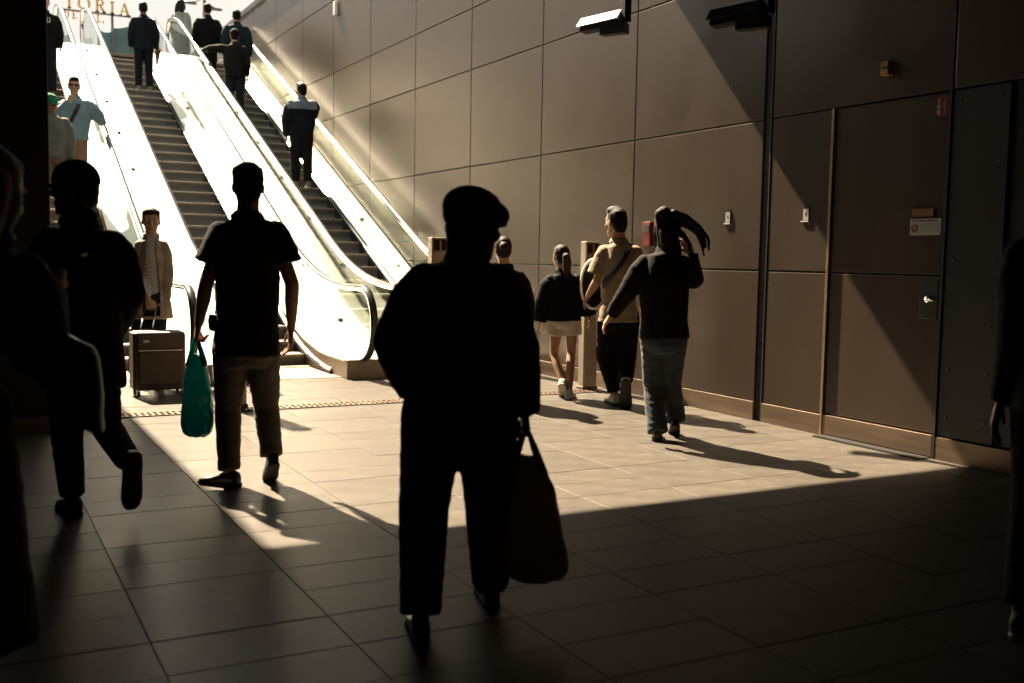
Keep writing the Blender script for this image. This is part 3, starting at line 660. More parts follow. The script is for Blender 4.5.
        if kind == 'long':
            for a in (-1, 0, 1):
                pts = [P(a*.05, -.06, .0), P(a*.062, -.075, -.10), P(a*.065, -.085, -.20), P(a*.055, -.085, -.32)]
                for i, (r1, r2) in enumerate(((.055, .055), (.055, .050), (.050, .025))): b.cap(pts[i], pts[i+1], r1*q, r2*q)
            E((-.07, .0, -.04), (.022, .05, .08)); E((.07, .0, -.04), (.022, .05, .08)); E((0, .03, .09), (.06, .06, .03))
        for seg in (extra or []): b.cap(seg[0], seg[1], seg[2], seg[3])
        return s.part('hair', fuse(b, 0.008 if not s.far else 0.011, 2, s.B, 0.004, 45, (1, 1, 0.35), 'hair'), HAIR[m])
    def cap_hat(s, m, brim=True, flat=False, tilt=0.0):
        b = Blob(); x, f, u = s.head_axes(); q = s.hs; P = s.hp3
        if flat:
            b.ell(P(0, -.02, .062), (x*.098*q, f*.112*q, u*.078*q)); b.ell(P(0, .050, .050), (x*.092*q, f*.080*q, u*.055*q)); b.ell(P(0, -.035, .025), (x*.086*q, f*.090*q, u*.055*q))
        else: b.ell(P(0, -.006, .043), (x*.092*q, f*.112*q, u*.102*q))
        me = fuse(b, 0.008, 2, s.B)
        if not flat:
            lim = np.array(P(0, 0, .028))-s.B
            cut_faces(me, lambda c: np.dot(np.array(c)-lim, u) > 0)
        hat = s.part('cap', me, m)
        if brim:
            bb = Blob(); L = .075 if flat else .085
            bb.rings([(P(0, .05+L*t, .030-0.022*t+(0.012 if flat else 0)), x*.078*q*math.sqrt(max(0.02, 1-(t*0.92)**2)), u*.007*q) for t in np.linspace(0, 1, 8)], 16)
            s.part('brim', fuse(bb, 0.005, 1, s.B), m, hat)
        return hat
    def strap(s, name, pts, m, width=0.025, thick=0.005):
        """flat band through world points, lying on the body"""
        mb = MB(); c = s.J['neck']*0.5+(s.J['hipL']+s.J['hipR'])*0.25; P = [np.array(p, float) for p in pts]; Q = []
        for i in range(len(P)-1):                                  # smooth the run
            p0 = P[max(i-1, 0)]; p1 = P[i]; p2 = P[i+1]; p3 = P[min(i+2, len(P)-1)]
            for t in np.linspace(0, 1, 6, endpoint=False): Q.append(0.5*((2*p1)+(-p0+p2)*t+(2*p0-5*p1+4*p2-p3)*t*t+(-p0+3*p1-3*p2+p3)*t**3))
        Q.append(P[-1]); v = []; f = []
        for i, p in enumerate(Q):
            t = unit(Q[min(i+1, len(Q)-1)]-Q[max(i-1, 0)]); o = p-c; o = unit(o-t*np.dot(o, t)); sd = np.cross(t, o)
            for a, b in ((-1, 0), (1, 0), (1, 1), (-1, 1)): v.append(p+sd*a*width/2+o*b*thick)
        for i in range(len(Q)-1):
            for k in range(4): f.append((4*i+k, 4*i+(k+1) % 4, 4*i+4+(k+1) % 4, 4*i+4+k))
        f += [(0, 1, 2, 3), tuple(4*(len(Q)-1)+k for k in (3, 2, 1, 0))]
        mb.add(v, f); return mb.build(name, m, s.root, True)

    def surf(s, objs, px, py, lift=0.004):
        """point on the visible side of some of this person's parts behind a pixel"""
        from mathutils.bvhtree import BVHTree
        v = Vector(unit(ray(px, py))); best = None
        for o in objs:
            key = o.name
            if key not in s.__dict__.setdefault('bvh', {}): s.bvh[key] = BVHTree.FromPolygons([q.co[:] for q in o.data.vertices], [p.vertices[:] for p in o.data.polygons])
            h = s.bvh[key].ray_cast(Vector(CAM-s.B), v)
            if h[0] is not None and (best is None or h[3] < best[1]): best = (h[0], h[3])
        return None if best is None else np.array(best[0])+s.B-np.array(v)*lift

# ================================================================== THINGS OF THE PLACE
# ---- ticket reader totems in a row
def totem(px, label):
    X = onz(px[0], px[1])[0]; Y = 8.87; z = 1.50
    t = empty('ticket_reader', (X, Y, 0), label, 'ticket reader', 'ticket readers in a row')
    MB().box(X-0.082, X+0.082, Y-0.05, Y+0.05, 0.0, z, 0.008).build('pillar_body', 'totem', t)
    sc = MB().box(X-0.066, X+0.075, Y-0.056, Y-0.045, z-0.135, z-0.02, 0.002).build('display', 'screen', t)
    MB().box(X-0.006, X+0.012, Y-0.059, Y-0.05, z-0.125, z-0.03).box(X-0.06, X+0.07, Y-0.059, Y-0.05, z-0.132, z-0.122).build('display_bar', 'brass', sc)
    mb = MB(); mb.tube([(X-0.005, Y-0.051, z-0.335), (X-0.005, Y-0.0535, z-0.335)], 0.045, 20); mb.build('reader_light', 'green_light', t)
    MB().box(X-0.092, X+0.092, Y-0.06, Y+0.06, 0.0, 0.03, 0.004).build('base_plate', 'skirting', t)
totem((588, 389), 'bronze ticket reader post with green light by the panelled wall')
totem((431, 395), 'bronze ticket reader post behind the man in the flat cap')
totem((236, 407), 'bronze ticket reader post behind the man with the teal bag')
# ---- surveillance cameras hung from above
def cctv(px, py, X, label, top, hood):
    p = onx(px, py, X); c = empty('surveillance_camera', tuple(p), label, 'camera', 'hanging surveillance cameras'); x, y, z = p
    # the long axis points away and to the left; the hood slopes like a roof on the near side
    ax_ = np.array([-0.5, 0.866, 0.0]); bx_ = np.array([0.866, 0.5, 0.0])
    def pris(poly, a0, a1, slope, name, m):
        n = len(poly); v = [np.array([x, y, z])+ax_*a+bx_*b+np.array([0, 0, q+slope*a]) for a in (a0, a1) for b, q in poly]
        return MB().add(v, [tuple(range(n)), tuple(reversed(range(n, 2*n)))]+[(k, k+n, (k+1) % n+n, (k+1) % n) for k in range(n)]).build(name, m, c)
    pris([(-0.09, -0.005), (0.0, 0.085), (0.07, 0.085), (0.08, -0.005)], -0.14, 0.27, -0.10, 'sun_hood', hood)
    pris([(-0.065, -0.055), (-0.065, -0.005), (0.06, -0.005), (0.06, -0.055)], -0.12, 0.24, -0.10, 'camera_body', 'black_metal')
    pris([(-0.05, -0.04), (-0.05, -0.012), (0.05, -0.012), (0.05, -0.04)], 0.24, 0.255, -0.10, 'lens', 'screen')
    pris([(-0.05, -0.12), (-0.05, -0.03), (0.05, -0.03), (0.05, -0.12)], -0.20, 0.05, 0.0, 'mount_box', 'black_metal')
    x, y = x+0.115, y-0.03
    MB().box(x-0.035-0.02, x+0.035-0.02, y-0.17, y-0.10, z-0.02, top, 0.006).build('drop_pole', 'black_metal', c)
cctv(607, 22, 5.25, 'white hooded surveillance camera hanging in the sunlight', 5.2, 'white_paint')
cctv(744, 14, 5.25, 'black surveillance camera hanging in the shade beside the wall slot', CEIL, 'black_metal')
rail = MB().box(5.20, 5.36, 8.30, 8.62, 5.15, 5.25).box(5.20, 5.36, 8.30, 8.45, CEIL+0.3, 5.25).build('camera_bracket', 'black_metal'); tag(rail, 'black steel bracket on the slab edge holding the sunlit camera', 'bracket')
# ---- fittings on the wall
def wallbox(px, py, name, label, cat, w_, h, parts, group=None):
    p = onx(px, py, WX); t = empty(name, (WX, p[1], p[2]), label, cat, group)
    for nm, m, a0, a1, b0, b1, d0, d1 in parts:
        MB().box(WX-d1, WX-d0, p[1]+a0*w_, p[1]+a1*w_, p[2]+b0*h, p[2]+b1*h).build(nm, m, t)
for (px, py, lab) in ((727, 217, 'small recessed switch box with pale plate between wall slot and walking woman'), (805, 214, 'small recessed switch box with pale plate beside the service door')):
    wallbox(px, py, 'switch_box', lab, 'switch', 0.075, 0.105, [('recess_shade', 'black_metal', -0.5, 0.7, -0.5, 0.6, -0.02, -0.0005), ('switch_plate', 'sign_white', -0.50, 0.25, -0.45, 0.38, -0.02, 0.001), ('key_hole', 'black_metal', -0.25, -0.05, -0.12, 0.12, -0.01, 0.002), ('lit_edge', 'white_paint', -0.5, 0.6, -0.58, -0.5, -0.02, 0.001)], 'switch boxes on the wall')  # black frame paints the recess's shade at upper left, white sill its sunlit bottom
wallbox(889, 69, 'warning_beacon', 'small yellow box high on the wall above the service door', 'box', 0.065, 0.095, [('housing', 'yellow', -0.5, 0.5, -0.5, 0.5, -0.008, 0.05), ('slot', 'black_metal', -0.5, 0.3, -0.05, 0.12, 0.05, 0.054)])
rs = empty('fire_door_sign', (WX, 4.846, 2.396), 'small red sign with white pictograms at the door top corner', 'sign')
MB().box(WX-0.004, WX+0.012, 4.80, 4.895, 2.325, 2.455).build('sign_plate', 'red', rs)
MB().box(WX-0.006, WX-0.003, 4.862, 4.885, 2.375, 2.400).box(WX-0.006, WX-0.003, 4.862, 4.885, 2.335, 2.366).box(WX-0.006, WX-0.003, 4.822, 4.828, 2.335, 2.44).box(WX-0.006, WX-0.003, 4.866, 4.882, 2.41, 2.44).build('pictograms', 'sign_white', rs)
ws = empty('door_notice', (WX, 4.93, 1.58), 'white notice with a red struck-out pictogram and grey lines on the door', 'sign')
a = onx(911, 219, WX); b = onx(941, 235, WX)
MB().box(WX-0.006, WX+0.013, b[1], a[1], b[2], a[2]).build('notice_plate', 'sign_white', ws)
y0 = a[1]; yw = a[1]-b[1]; z0 = b[2]; zh = a[2]-b[2]
MB().box(WX-0.009, WX-0.005, y0-yw*0.93, y0-yw*0.33, z0+zh*0.22, z0+zh*0.72).build('notice_panel', 'sign_grey', ws)
mb = MB(); ang = np.linspace(0, 2*math.pi, 25); mb.tube([(WX-0.007, y0-yw*0.16+0.024*math.cos(t), z0+zh*0.42+0.024*math.sin(t)) for t in ang], 0.004, 6)
mb.tube([(WX-0.007, y0-yw*0.16-0.018, z0+zh*0.42+0.018), (WX-0.007, y0-yw*0.16+0.018, z0+zh*0.42-0.018)], 0.004, 6); mb.build('prohibition_mark', 'red', ws)
mb = MB()
for k in range(7): mb.box(WX-0.009, WX-0.005, y0-yw*(0.08+0.12*k+0.09), y0-yw*(0.08+0.12*k), z0+zh*0.84, z0+zh*0.90)
mb.build('notice_heading', 'black_metal', ws)
ap = onx(913, 209, WX); bp_ = onx(934, 216, WX)
tag(MB().box(WX-0.006, WX+0.013, bp_[1], ap[1], bp_[2], ap[2], 0.002).build('door_plate', 'amber'), 'small amber brown plate on the door above the white notice', 'plate')
rc = empty('alarm_cabinet', (WX, 8.18, 1.55), 'tall narrow red alarm box on the panelled wall', 'alarm box')
a = onx(645.5, 222, WX); b = onx(652.5, 246, WX)
MB().box(WX-0.035, WX+0.01, b[1], a[1], b[2], a[2], 0.006).build('cabinet_body', 'red', rc)
MB().box(WX-0.041, WX-0.034, b[1]+0.01, a[1]-0.015, a[2]-0.10, a[2]-0.03, 0.002).build('alarm_window', 'black_metal', rc)
wl_ = onx(336, 9, WX); tag(MB().box(WX-0.05, WX+0.01, wl_[1]-0.08, wl_[1]+0.02, wl_[2]-0.12, wl_[2]+0.12, 0.01).build('wall_lamp', 'white_paint'), 'small white wall lamp high on the panels by the escalator', 'lamp')

# ---- street level: sign letters on a rail, post, boards, lamp post
SY = 30.0
def lp(px, py): q = ony(px, py, SY); return q[0], q[2]
def letter(ch, x0, x1, z0, z1, par):
    w_ = x1-x0; h = z1-z0; t = h*0.17; sft = h*0.10; mb = MB(); y0, y1 = SY-0.04, SY+0.04
    B = lambda a, b, c, d: mb.box(x0+a*w_, x0+b*w_, y0, y1, z0+c*h, z0+d*h)
    s_ = 0.09; tw = t/w_
    def ringarc(cx, cz, rx, rz, th, a0, a1):
        n = 24; o = [(cx+rx*math.cos(a), cz+rz*math.sin(a)) for a in np.linspace(a0, a1, n)]; i = [(cx+(rx-th)*math.cos(a), cz+(rz-th*0.55)*math.sin(a)) for a in np.linspace(a0, a1, n)]
        for k in range(n-1): mb.prism([o[k], o[k+1], i[k+1], i[k]], y0, y1)
    if ch == 'T': B(0.5-tw/2, 0.5+tw/2, 0, 1); B(0, 1, 1-s_, 1); B(0.28, 0.72, 0, s_); B(0, 0.09, 0.78, 1); B(0.91, 1, 0.78, 1)
    if ch == 'I': B(0.5-tw/2, 0.5+tw/2, 0, 1); B(0.15, 0.85, 0, s_); B(0.15, 0.85, 1-s_, 1)
    if ch == 'O': ringarc(x0+w_/2, z0+h/2, w_/2, h/2, t, 0, 2*math.pi)
    if ch in 'RD':
        B(0.14, 0.14+tw, 0, 1); B(0, 0.42, 0, s_); B(0, 0.5, 1-s_, 1)
        if ch == 'R':
            ringarc(x0+w_*0.45, z0+h*0.76, w_*0.42, h*0.24, t, -math.pi/2, math.pi/2); B(0.2, 0.5, 0.52, 0.59)
            mb.prism([(x0+w_*0.42, z0+h*0.54), (x0+w_*0.64, z0+h*0.54), (x0+w_*1.0, z0), (x0+w_*0.74, z0)], y0, y1); B(0.70, 1.05, 0, s_)
        else: ringarc(x0+w_*0.45, z0+h*0.5, w_*0.52, h*0.5, t, -math.pi/2, math.pi/2); B(0.2, 0.5, 0, s_)
    if ch == 'A':
        mb.prism([(x0+w_*0.42, z0+h), (x0+w_*0.58, z0+h), (x0+w_*0.95, z0), (x0+w_*0.72, z0)], y0, y1); mb.prism([(x0+w_*0.42, z0+h), (x0+w_*0.52, z0+h), (x0+w_*0.20, z0), (x0+w_*0.08, z0)], y0, y1)
        B(0.25, 0.75, 0.30, 0.38); B(0.0, 0.28, 0, s_); B(0.64, 1.03, 0, s_)
    if ch == 'E': B(0.14, 0.14+tw, 0, 1); B(0, 0.9, 0, s_); B(0, 0.88, 1-s_, 1); B(0.2, 0.7, 0.46, 0.54); B(0.82, 0.92, 0, 0.25); B(0.8, 0.9, 0.78, 1)
    if ch == 'L': B(0.14, 0.14+tw, 0, 1); B(0, 0.95, 0, s_); B(0, 0.5, 1-s_, 1); B(0.86, 0.97, 0, 0.28)
    return mb.build('letter_'+ch.lower(), 'gold', par)
sg = empty('entrance_sign', (lp(100, 12)[0], SY, 5.52), 'gold serif letters TORIA and DE L standing on a thin rail', 'sign')
for ch, a, b, zt, zb in (('T', 64.5, 74, -4.6, 8.3), ('O', 77.5, 90.5, -3, 10.4), ('R', 94.5, 105.5, -0.2, 12.4), ('I', 109, 115.5, 1.8, 14.0), ('A', 119, 130, 3.8, 16.0)):
    letter(ch, lp(a, zb)[0], lp(b, zb)[0], lp((a+b)/2, zb)[1], lp((a+b)/2, zt)[1], sg)
for ch, a, b, zt, zb in (('D', 63.5, 69.5, 10.2, 17.8), ('E', 72, 77.5, 11.2, 18.8), ('L', 96.3, 104, 15.2, 22.8)):
    letter(ch, lp(a, zb)[0], lp(b, zb)[0], lp((a+b)/2, zb)[1], lp((a+b)/2, zt)[1], sg)
x0, z0 = lp(56, 8.2); x1, z1 = lp(131, 16.6)
MB().box(x0, x1, SY-0.03, SY+0.03, z1-0.04, z1, ).build('sign_rail', 'lamp', sg)
x2 = lp(112.5, 40)[0]; MB().box(x2-0.03, x2+0.03, SY-0.03, SY+0.03, 5.52, z1).build('sign_post', 'lamp', sg)
x3 = lp(58, 40)[0]; MB().box(x3-0.03, x3+0.03, SY-0.03, SY+0.03, 5.52, z1).build('sign_post', 'lamp', sg)
# teal boards beyond the landing
HY = 27.0
for (a, b, yl, yr, lab) in ((54, 72, 34, 33, 'low teal street board left of the landing'), (97.5, 113, 29, 31.5, 'teal street board with a sagging top beside the thin sign post'), (113, 139, 28.5, 21.5, 'teal street board with a rising top and scuffed face')):
    xa = ony(a, 40, HY)[0]; xb = ony(b, 40, HY)[0]; za = ony(a, yl, HY)[2]; zb = ony(b, yr, HY)[2]; n = 8; poly = [(xa, 5.52)]+[(xb, 5.52)]
    topz = [(xb+(xa-xb)*t, zb+(za-zb)*t-0.06*math.sin(math.pi*t)) for t in np.linspace(0, 1, n)]
    bd = empty('street_board', ((xa+xb)/2, HY, 5.52), lab, 'board', 'teal boards at street level')
    MB().prism(poly+topz, HY-0.03, HY+0.03).build('board_face', 'teal_board', bd)
    MB().box(xa, xa+0.05, HY-0.06, HY-0.03, 5.52, za).box(xb-0.05, xb, HY-0.06, HY-0.03, 5.52, zb-0.05).build('board_frame', 'lamp', bd)
LY = 40.0
lo = empty('street_lamp', (ony(204, 0, LY)[0], LY, 5.52), 'dark double-armed street lamp post against the pale sky', 'street lamp')
X_ = ony(204, 0, LY)[0]; zt = ony(204, -6, LY)[2]; mb = MB(); mb.tube([(X_, LY, 5.52), (X_, LY, zt+0.6)], [0.08, 0.06], 12); mb.build('lamp_post', 'lamp', lo, True)
for (px, py) in ((190.5, 3), (216, 9.5)):
    q = ony(px, py, LY); mb = MB(); mb.tube([(X_, LY, q[2]+0.25), ((X_+q[0])/2, LY, q[2]+0.12), (q[0], LY, q[2]+0.03)], 0.025, 8); ar = mb.build('lamp_arm', 'lamp', lo, True)
    b = MB(); b.tube([(q[0]-0.24, LY, q[2]), (q[0]-0.14, LY, q[2]+0.01), (q[0]+0.14, LY, q[2]+0.01), (q[0]+0.24, LY, q[2])], [0.02, 0.06, 0.06, 0.02], 10); b.build('lamp_head', 'lamp', ar, True)

# ================================================================== BAGS AND PEOPLE
BLK = cloth('black', (0.0042, 0.0040, 0.0040)); BLK2 = cloth('black_wool', (0.0055, 0.0048, 0.0045)); NAVY = cloth('navy', (0.006, 0.0085, 0.012)); DENIM = cloth('denim', (0.030, 0.042, 0.050), var=0.25); DENIM_D = cloth('dark_denim', (0.012, 0.016, 0.021)); BEIGE = cloth('beige', (0.23, 0.17, 0.105)); WHITE = cloth('white', (0.50, 0.44, 0.36)); CHINO = cloth('chino', (0.12, 0.10, 0.078)); CAMEL = cloth('camel', (0.20, 0.13, 0.085)); TWEED = cloth('tweed', (0.24, 0.19, 0.14), var=0.3); BLUE = cloth('light_blue', (0.14, 0.235, 0.29)); OLIVE = cloth('olive_grey', (0.13, 0.135, 0.115)); TEAL = cloth('teal', (0.009, 0.022, 0.026)); GREEN = cloth('green', (0.0, 0.20, 0.09)); CHAR = cloth('charcoal', (0.0085, 0.0085, 0.008)); GREY = cloth('grey_blue', (0.055, 0.07, 0.08)); COAT_G = cloth('pale_grey', (0.18, 0.19, 0.18))
SHIRT = mat_check('check_shirt', (0.5, 0.48, 0.44), (0.2, 0.21, 0.22), 60)
M['film_teal'] = mat_film('teal_bag_film', (0.0, 0.20, 0.19), 0.38, 0.15); M['film_olive'] = mat_film('olive_bag_film', (0.30, 0.24, 0.02), 0.5)
M['leather'] = mat('leather_black', (0.014, 0.011, 0.009), 0.38, bump=0.2, bscale=120); M['case'] = mat('suitcase_fabric', (0.045, 0.028, 0.018), 0.6, var=0.2, bump=0.3, bscale=180); M['case_trim'] = mat('suitcase_trim', (0.10, 0.062, 0.04), 0.5)
M['petal'] = mat('yellow_petal', (0.6, 0.25, 0.01), 0.6, var=0.4, scale=40); M['paper'] = mat('dark_wrap', (0.03, 0.022, 0.015), 0.6)

def carrier_bag(name, label, grip, lat, h, w_, d, m, sway=(0, 0, 0), ears=0.6, neck=0.16, lean=0.0):
    """plastic carrier hanging from a hand: gathered handles, ears, full belly"""
    grip = np.array(grip, float); lat = unit(lat); up = np.array([0, 0, 1.0]); dep = np.cross(up, lat); b = Blob(); root = empty(name, (grip[0], grip[1], grip[2]-h), label, 'bag')
    T = [(neck, 0.34, 0.30), (neck+0.07, 0.52, 0.5), (0.36, 0.72, 0.78), (0.55, 0.86, 0.95), (0.75, 0.97, 1.0), (0.9, 0.98, 0.95), (0.965, 0.86, 0.8), (1.0, 0.6, 0.5)]
    b.rings([(grip-up*h*t+lat*(lean*t*t*h)+np.array(sway)*t, lat*w_/2*a, dep*d/2*c) for t, a, c in T], 22, 2.6)
    me = fuse(b, 0.008, 3, tuple(root.location), 0.020, 20, (1, 1, 0.3), 'bag_body'); bag = link('bag_body', me, M[m], root)
    for q in (-1, 1):
        for e in (-1, 1):
            hb = Blob(); p0 = grip+lat*q*0.008+dep*e*0.008; p1 = grip-up*h*neck*0.6+lat*q*w_*0.11+dep*e*d*0.14; p2 = grip-up*h*(neck+0.10)+lat*q*w_*0.25+dep*e*d*0.25
            hb.cap(p0, p1, 0.008, 0.011, sx=1.2); hb.cap(p1, p2, 0.011, 0.013, sx=1.3); link('handle', fuse(hb, 0.005, 1, tuple(root.location)), M[m], root)
    return root
def stair(X, Y):
    k = max(1, math.floor((Y-(Y0-0.30))/GO)); yk = Y0-0.30+GO*k; return (X, yk+GO*0.5, max(0.0, float(z_step(yk))))

# ---- man in the flat cap, nearest the shade edge
p = Person('stooped person in black coat and flat cap carrying an olive plastic bag', onz(455, 628), 1.60, -8, dict(head=(474, 226, 0.10), neck=(468, 254, 0.04), shL=(424, 275), shR=(498, 276), elL=(396, 342, 0.0), wrL=(412, 388, 0.17), elR=(516, 348, -0.02), wrR=(524, 412, 0.02), hipL=(433, 412), hipR=(487, 412), knL=(424, 508, 0.02), knR=(489, 500, 0.02), anL=('g', 420, 640), anR=('g', 490, 604)), skin='light', head_yaw=62, head_pitch=-8, hand_r='grip', build=1.05, voxel=0.011)
p.make_body(); p.top('coat', BLK2, r=0.034, hem=0.02, chest=1.08, cuff=0.03, collar=0.05, depth=1.15, waist=1.16, wr=0.010, armr=1.08)
p.bottom('trousers', BLK, r=0.026, hemw=0.078, length=1.97, thigh=1.05, knee=0.07); p.shoes(); p.hair('short', 'grey'); p.cap_hat(BLK2, flat=True)
carrier_bag('carrier_bag', 'dark olive yellow plastic carrier bag hanging from the capped person\'s hand', p.palm('R', 0.085, 0.0), p.rt, 0.53, 0.245, 0.17, 'film_olive', lean=0.09)

# ---- man in dark T-shirt with teal bag
p = Person('person in dark polo shirt and chinos carrying a teal plastic bag', onz(243, 484), 1.80, -6, dict(head=(248, 187, 0.03), neck=(247, 215), shL=(220, 229), shR=(277, 229), elL=(206, 284, -0.02), wrL=(199, 324, 0.04), elR=(292, 284, -0.02), wrR=(291, 328, 0.04), hipL=(231, 346), hipR=(262, 346), knL=(228, 410, 0.03), knR=(266, 406, 0.05), anL=('g', 229, 486), anR=('t', 270, 481, -34)), skin='tan', hand_l='grip', feet={'L': {'yaw': -50}}, voxel=0.010)
p.make_body(); p.top('polo_shirt', CHAR, r=0.025, sleeve=0.62, hem=0.05, collar=0.0, waist=1.16, chest=1.05, wr=0.010)
p.bottom('chinos', CHINO, r=0.016, hemw=0.062, length=1.99, knee=0.056, wr=0.010); p.shoes(size=0.94); p.hair('short', 'black')
carrier_bag('carrier_bag', 'shiny teal plastic carrier bag hanging from the polo shirt wearer\'s hand', p.palm('L', 0.085, 0.0), p.rt, 0.555, 0.175, 0.15, 'film_teal', lean=0.01)
pc = p.at(214.5, 322, -0.01); po = Blob(); po.rings([(pc+np.array([0, 0, z]), p.rt*0.035*a, p.view*0.03*a) for z, a in ((-0.05, 0.7), (-0.03, 1), (0.02, 1), (0.045, 0.8))], 14, 3)
p.part('belt_pouch', fuse(po, 0.006, 2, p.B), M['leather'])

# ---- man in cap walking away on the left
p = Person('person in black cap and padded dark jacket striding past the pillar', onz(74, 518), 1.74, -14, dict(head=(75, 190, 0.05), neck=(79, 222), shL=(52, 238), shR=(112, 240), elL=(44, 292), wrL=(52, 338, 0.18), elR=(126, 292, -0.03), wrR=(112, 335, 0.20), hipL=(68, 362), hipR=(98, 362), knL=(67, 440, 0.04), knR=(106, 426, 0.06), anL=('g', 73, 514), anR=(129, 462, -0.22)), skin='tan', head_yaw=-55, hand_r='rest', feet={'R': {'pitch': -76, 'free': True}}, voxel=0.011)
p.make_body(); p.top('padded_jacket', BLK, r=0.042, hem=0.12, chest=1.12, collar=0.04, cuff=0.022, depth=1.2, waist=1.2, wr=0.012, wf=9, armr=1.1)
p.bottom('trousers', BLK2, r=0.018, hemw=0.062, length=1.95, knee=0.058); p.shoes('shoe_black', size=1.05); p.hair('short', 'black'); p.cap_hat(BLK)

# ---- woman with phone at the frame's left
p = Person('person with auburn hair in black coat looking at a phone', (-0.10, 3.25, 0), 1.66, 8, dict(head=(-12, 192, 0.02), neck=(-16, 236), shL=(-70, 264), shR=(24, 266), elL=(-84, 350, 0.05), wrL=(-40, 400, 0.2), elR=(40, 352, 0.02), wrR=(50, 292, 0.24)), skin='light', head_yaw=34, head_pitch=-18, hand_r='grip', voxel=0.012, thumb={'R': {'dir': (0.25, 0.3, 0.75), 'palm': (-0.5, 0.8, 0.0)}})
p.make_body(); p.top('coat', BLK, r=0.040, hem=0.72, flare=1.5, collar=0.03, chest=1.08, cuff=0.02, wr=0.012, depth=1.15); p.bottom('trousers', BLK2, r=0.014, hemw=0.07, length=1.93); p.shoes(); p.hair('long', 'auburn')
pp = p.at(63, 263, 0.27); ph = empty('phone', tuple(pp), 'dark smartphone held up by the person with auburn hair', 'phone')
a_ = unit(np.array([0.75, -0.3, 0.32])); n_ = unit(np.cross(a_, [0.3, 0.9, 0.1])); c_ = np.cross(n_, a_); mb = MB(); v = [pp+a_*sa*0.072+c_*sc*0.036+n_*sn*0.004 for sa in (-1, 1) for sc in (-1, 1) for sn in (-1, 1)]
mb.add(v, [(0, 1, 3, 2), (4, 6, 7, 5), (0, 4, 5, 1), (2, 3, 7, 6), (0, 2, 6, 4), (1, 5, 7, 3)]); mb.build('phone_body', 'black_metal', ph)
mb = MB(); v = [pp+a_*sa*0.067+c_*sc*0.032+n_*q for q in (0.0042, 0.0052) for sa, sc in ((-1, -1), (1, -1), (1, 1), (-1, 1))]; mb.add(v, [(0, 1, 2, 3), (4, 7, 6, 5), (0, 4, 5, 1), (1, 5, 6, 2), (2, 6, 7, 3), (3, 7, 4, 0)]); mb.build('phone_screen', 'screen', ph)
hb = empty('handbag', tuple(p.at(76, 424, 0.1)), 'black leather handbag on the arm of the person with the phone', 'bag'); b = Blob()
q0 = p.at(74, 380, 0.08); b.rings([(q0+np.array([0, 0, z]), p.rt*0.075*a+np.array([0, 0, -0.03]), p.view*0.13*a) for z, a in ((-0.13, 0.85), (-0.12, 1), (0.0, 1.0), (0.10, 0.88), (0.13, 0.7))], 18, 4)
link('bag_body', fuse(b, 0.008, 2, tuple(hb.location), 0.004, 15), M['leather'], hb)
mb = MB(); top_ = p.at(56, 330, 0.05); mb.tube([q0+p.view*-0.10+np.array([0, 0, 0.09]), (q0+top_)/2+p.view*-0.06+np.array([0, 0, 0.06]), top_, (q0+top_)/2+p.view*0.08+np.array([0, 0, 0.06]), q0+p.view*0.10+np.array([0, 0, 0.09])], 0.009, 8); mb.build('bag_handle', 'leather', hb, True)

# ---- man with the suitcase facing us at the foot of the down escalator
p = Person('person in tweed blazer and checked shirt pulling a brown suitcase', onz(144, 386), 1.76, 180, dict(head=(151, 221.5), neck=(151, 237), shL=(140, 244), shR=(162.5, 244), elL=(137.5, 271, 0.0), wrL=(148, 299, -0.22), elR=(166, 273, 0.0), wrR=(165, 300, -0.05), hipL=(144.5, 302), hipR=(157, 302), knL=(138, 340), knR=(158, 342, -0.08), anL=(133.5, 373, 0.35), anR=('g', 159, 389)), skin='light', hand_l='grip', head_pitch=-6, feet={'L': {'pitch': -12}}, voxel=0.012, thumb={'L': {'dir': (0.1, -0.35, -0.6), 'palm': (0.3, 0.9, -0.2)}})
p.make_body(); p.top('checked_shirt', SHIRT, r=0.012, sleeve=1.9, hem=0.04, collar=0.02, wr=0.003)
nk = Vector(p.J['neck']-p.B); fl = Vector(p.f); ll = Vector(p.lat)
p.top('blazer', TWEED, r=0.030, hem=0.16, flare=1.1, cuff=0.02, wr=0.007, voxel=0.010, cut=lambda c: not ((c-nk).dot(fl) > 0.02 and abs((c-nk).dot(ll)) < 0.035+0.045*min(1, max(0, -(c-nk).z/0.55)) and c.z > 0.70) and not (c.z > nk.z+0.012))
p.bottom('jeans', DENIM_D, r=0.014, hemw=0.062, length=1.93); p.shoes('shoe_black', 'sole_white'); p.hair('short', 'brown')
SB = onz(161, 397); su = empty('suitcase', (SB[0], SB[1]+0.15, 0), 'brown soft-sided suitcase on wheels standing before the tweed blazer wearer', 'suitcase'); lat = unit(p.rt+p.view*0.16); dp = np.array([-lat[1], lat[0], 0]); up = np.array([0, 0, 1.0])
def sbox(la0, la1, d0, d1, z0, z1, bev=0.02):
    mb = MB().box(la0, la1, d0, d1, z0, z1, bev); mb.v = [tuple(np.array(SB)*[1, 1, 0]+lat*v[0]+dp*v[1]+up*v[2]) for v in mb.v]; return mb
bd = sbox(-0.225, 0.225, 0.0, 0.27, 0.06, 0.595, 0.03).build('case_body', 'case', su); sbox(-0.19, 0.19, -0.022, 0.01, 0.11, 0.42, 0.015).build('front_pocket', 'case', su)
sbox(-0.20, 0.20, -0.018, 0.01, 0.44, 0.56, 0.012).build('top_pocket', 'case', su)
sbox(-0.235, -0.215, 0.03, 0.24, 0.075, 0.585, 0.006).build('side_piping', 'case_trim', su); sbox(-0.19, 0.19, -0.026, -0.020, 0.425, 0.432, 0.001).build('zip', 'chrome', su); sbox(-0.003, 0.003, -0.026, -0.021, 0.12, 0.42, 0.001).build('pocket_seam', 'case_trim', su)
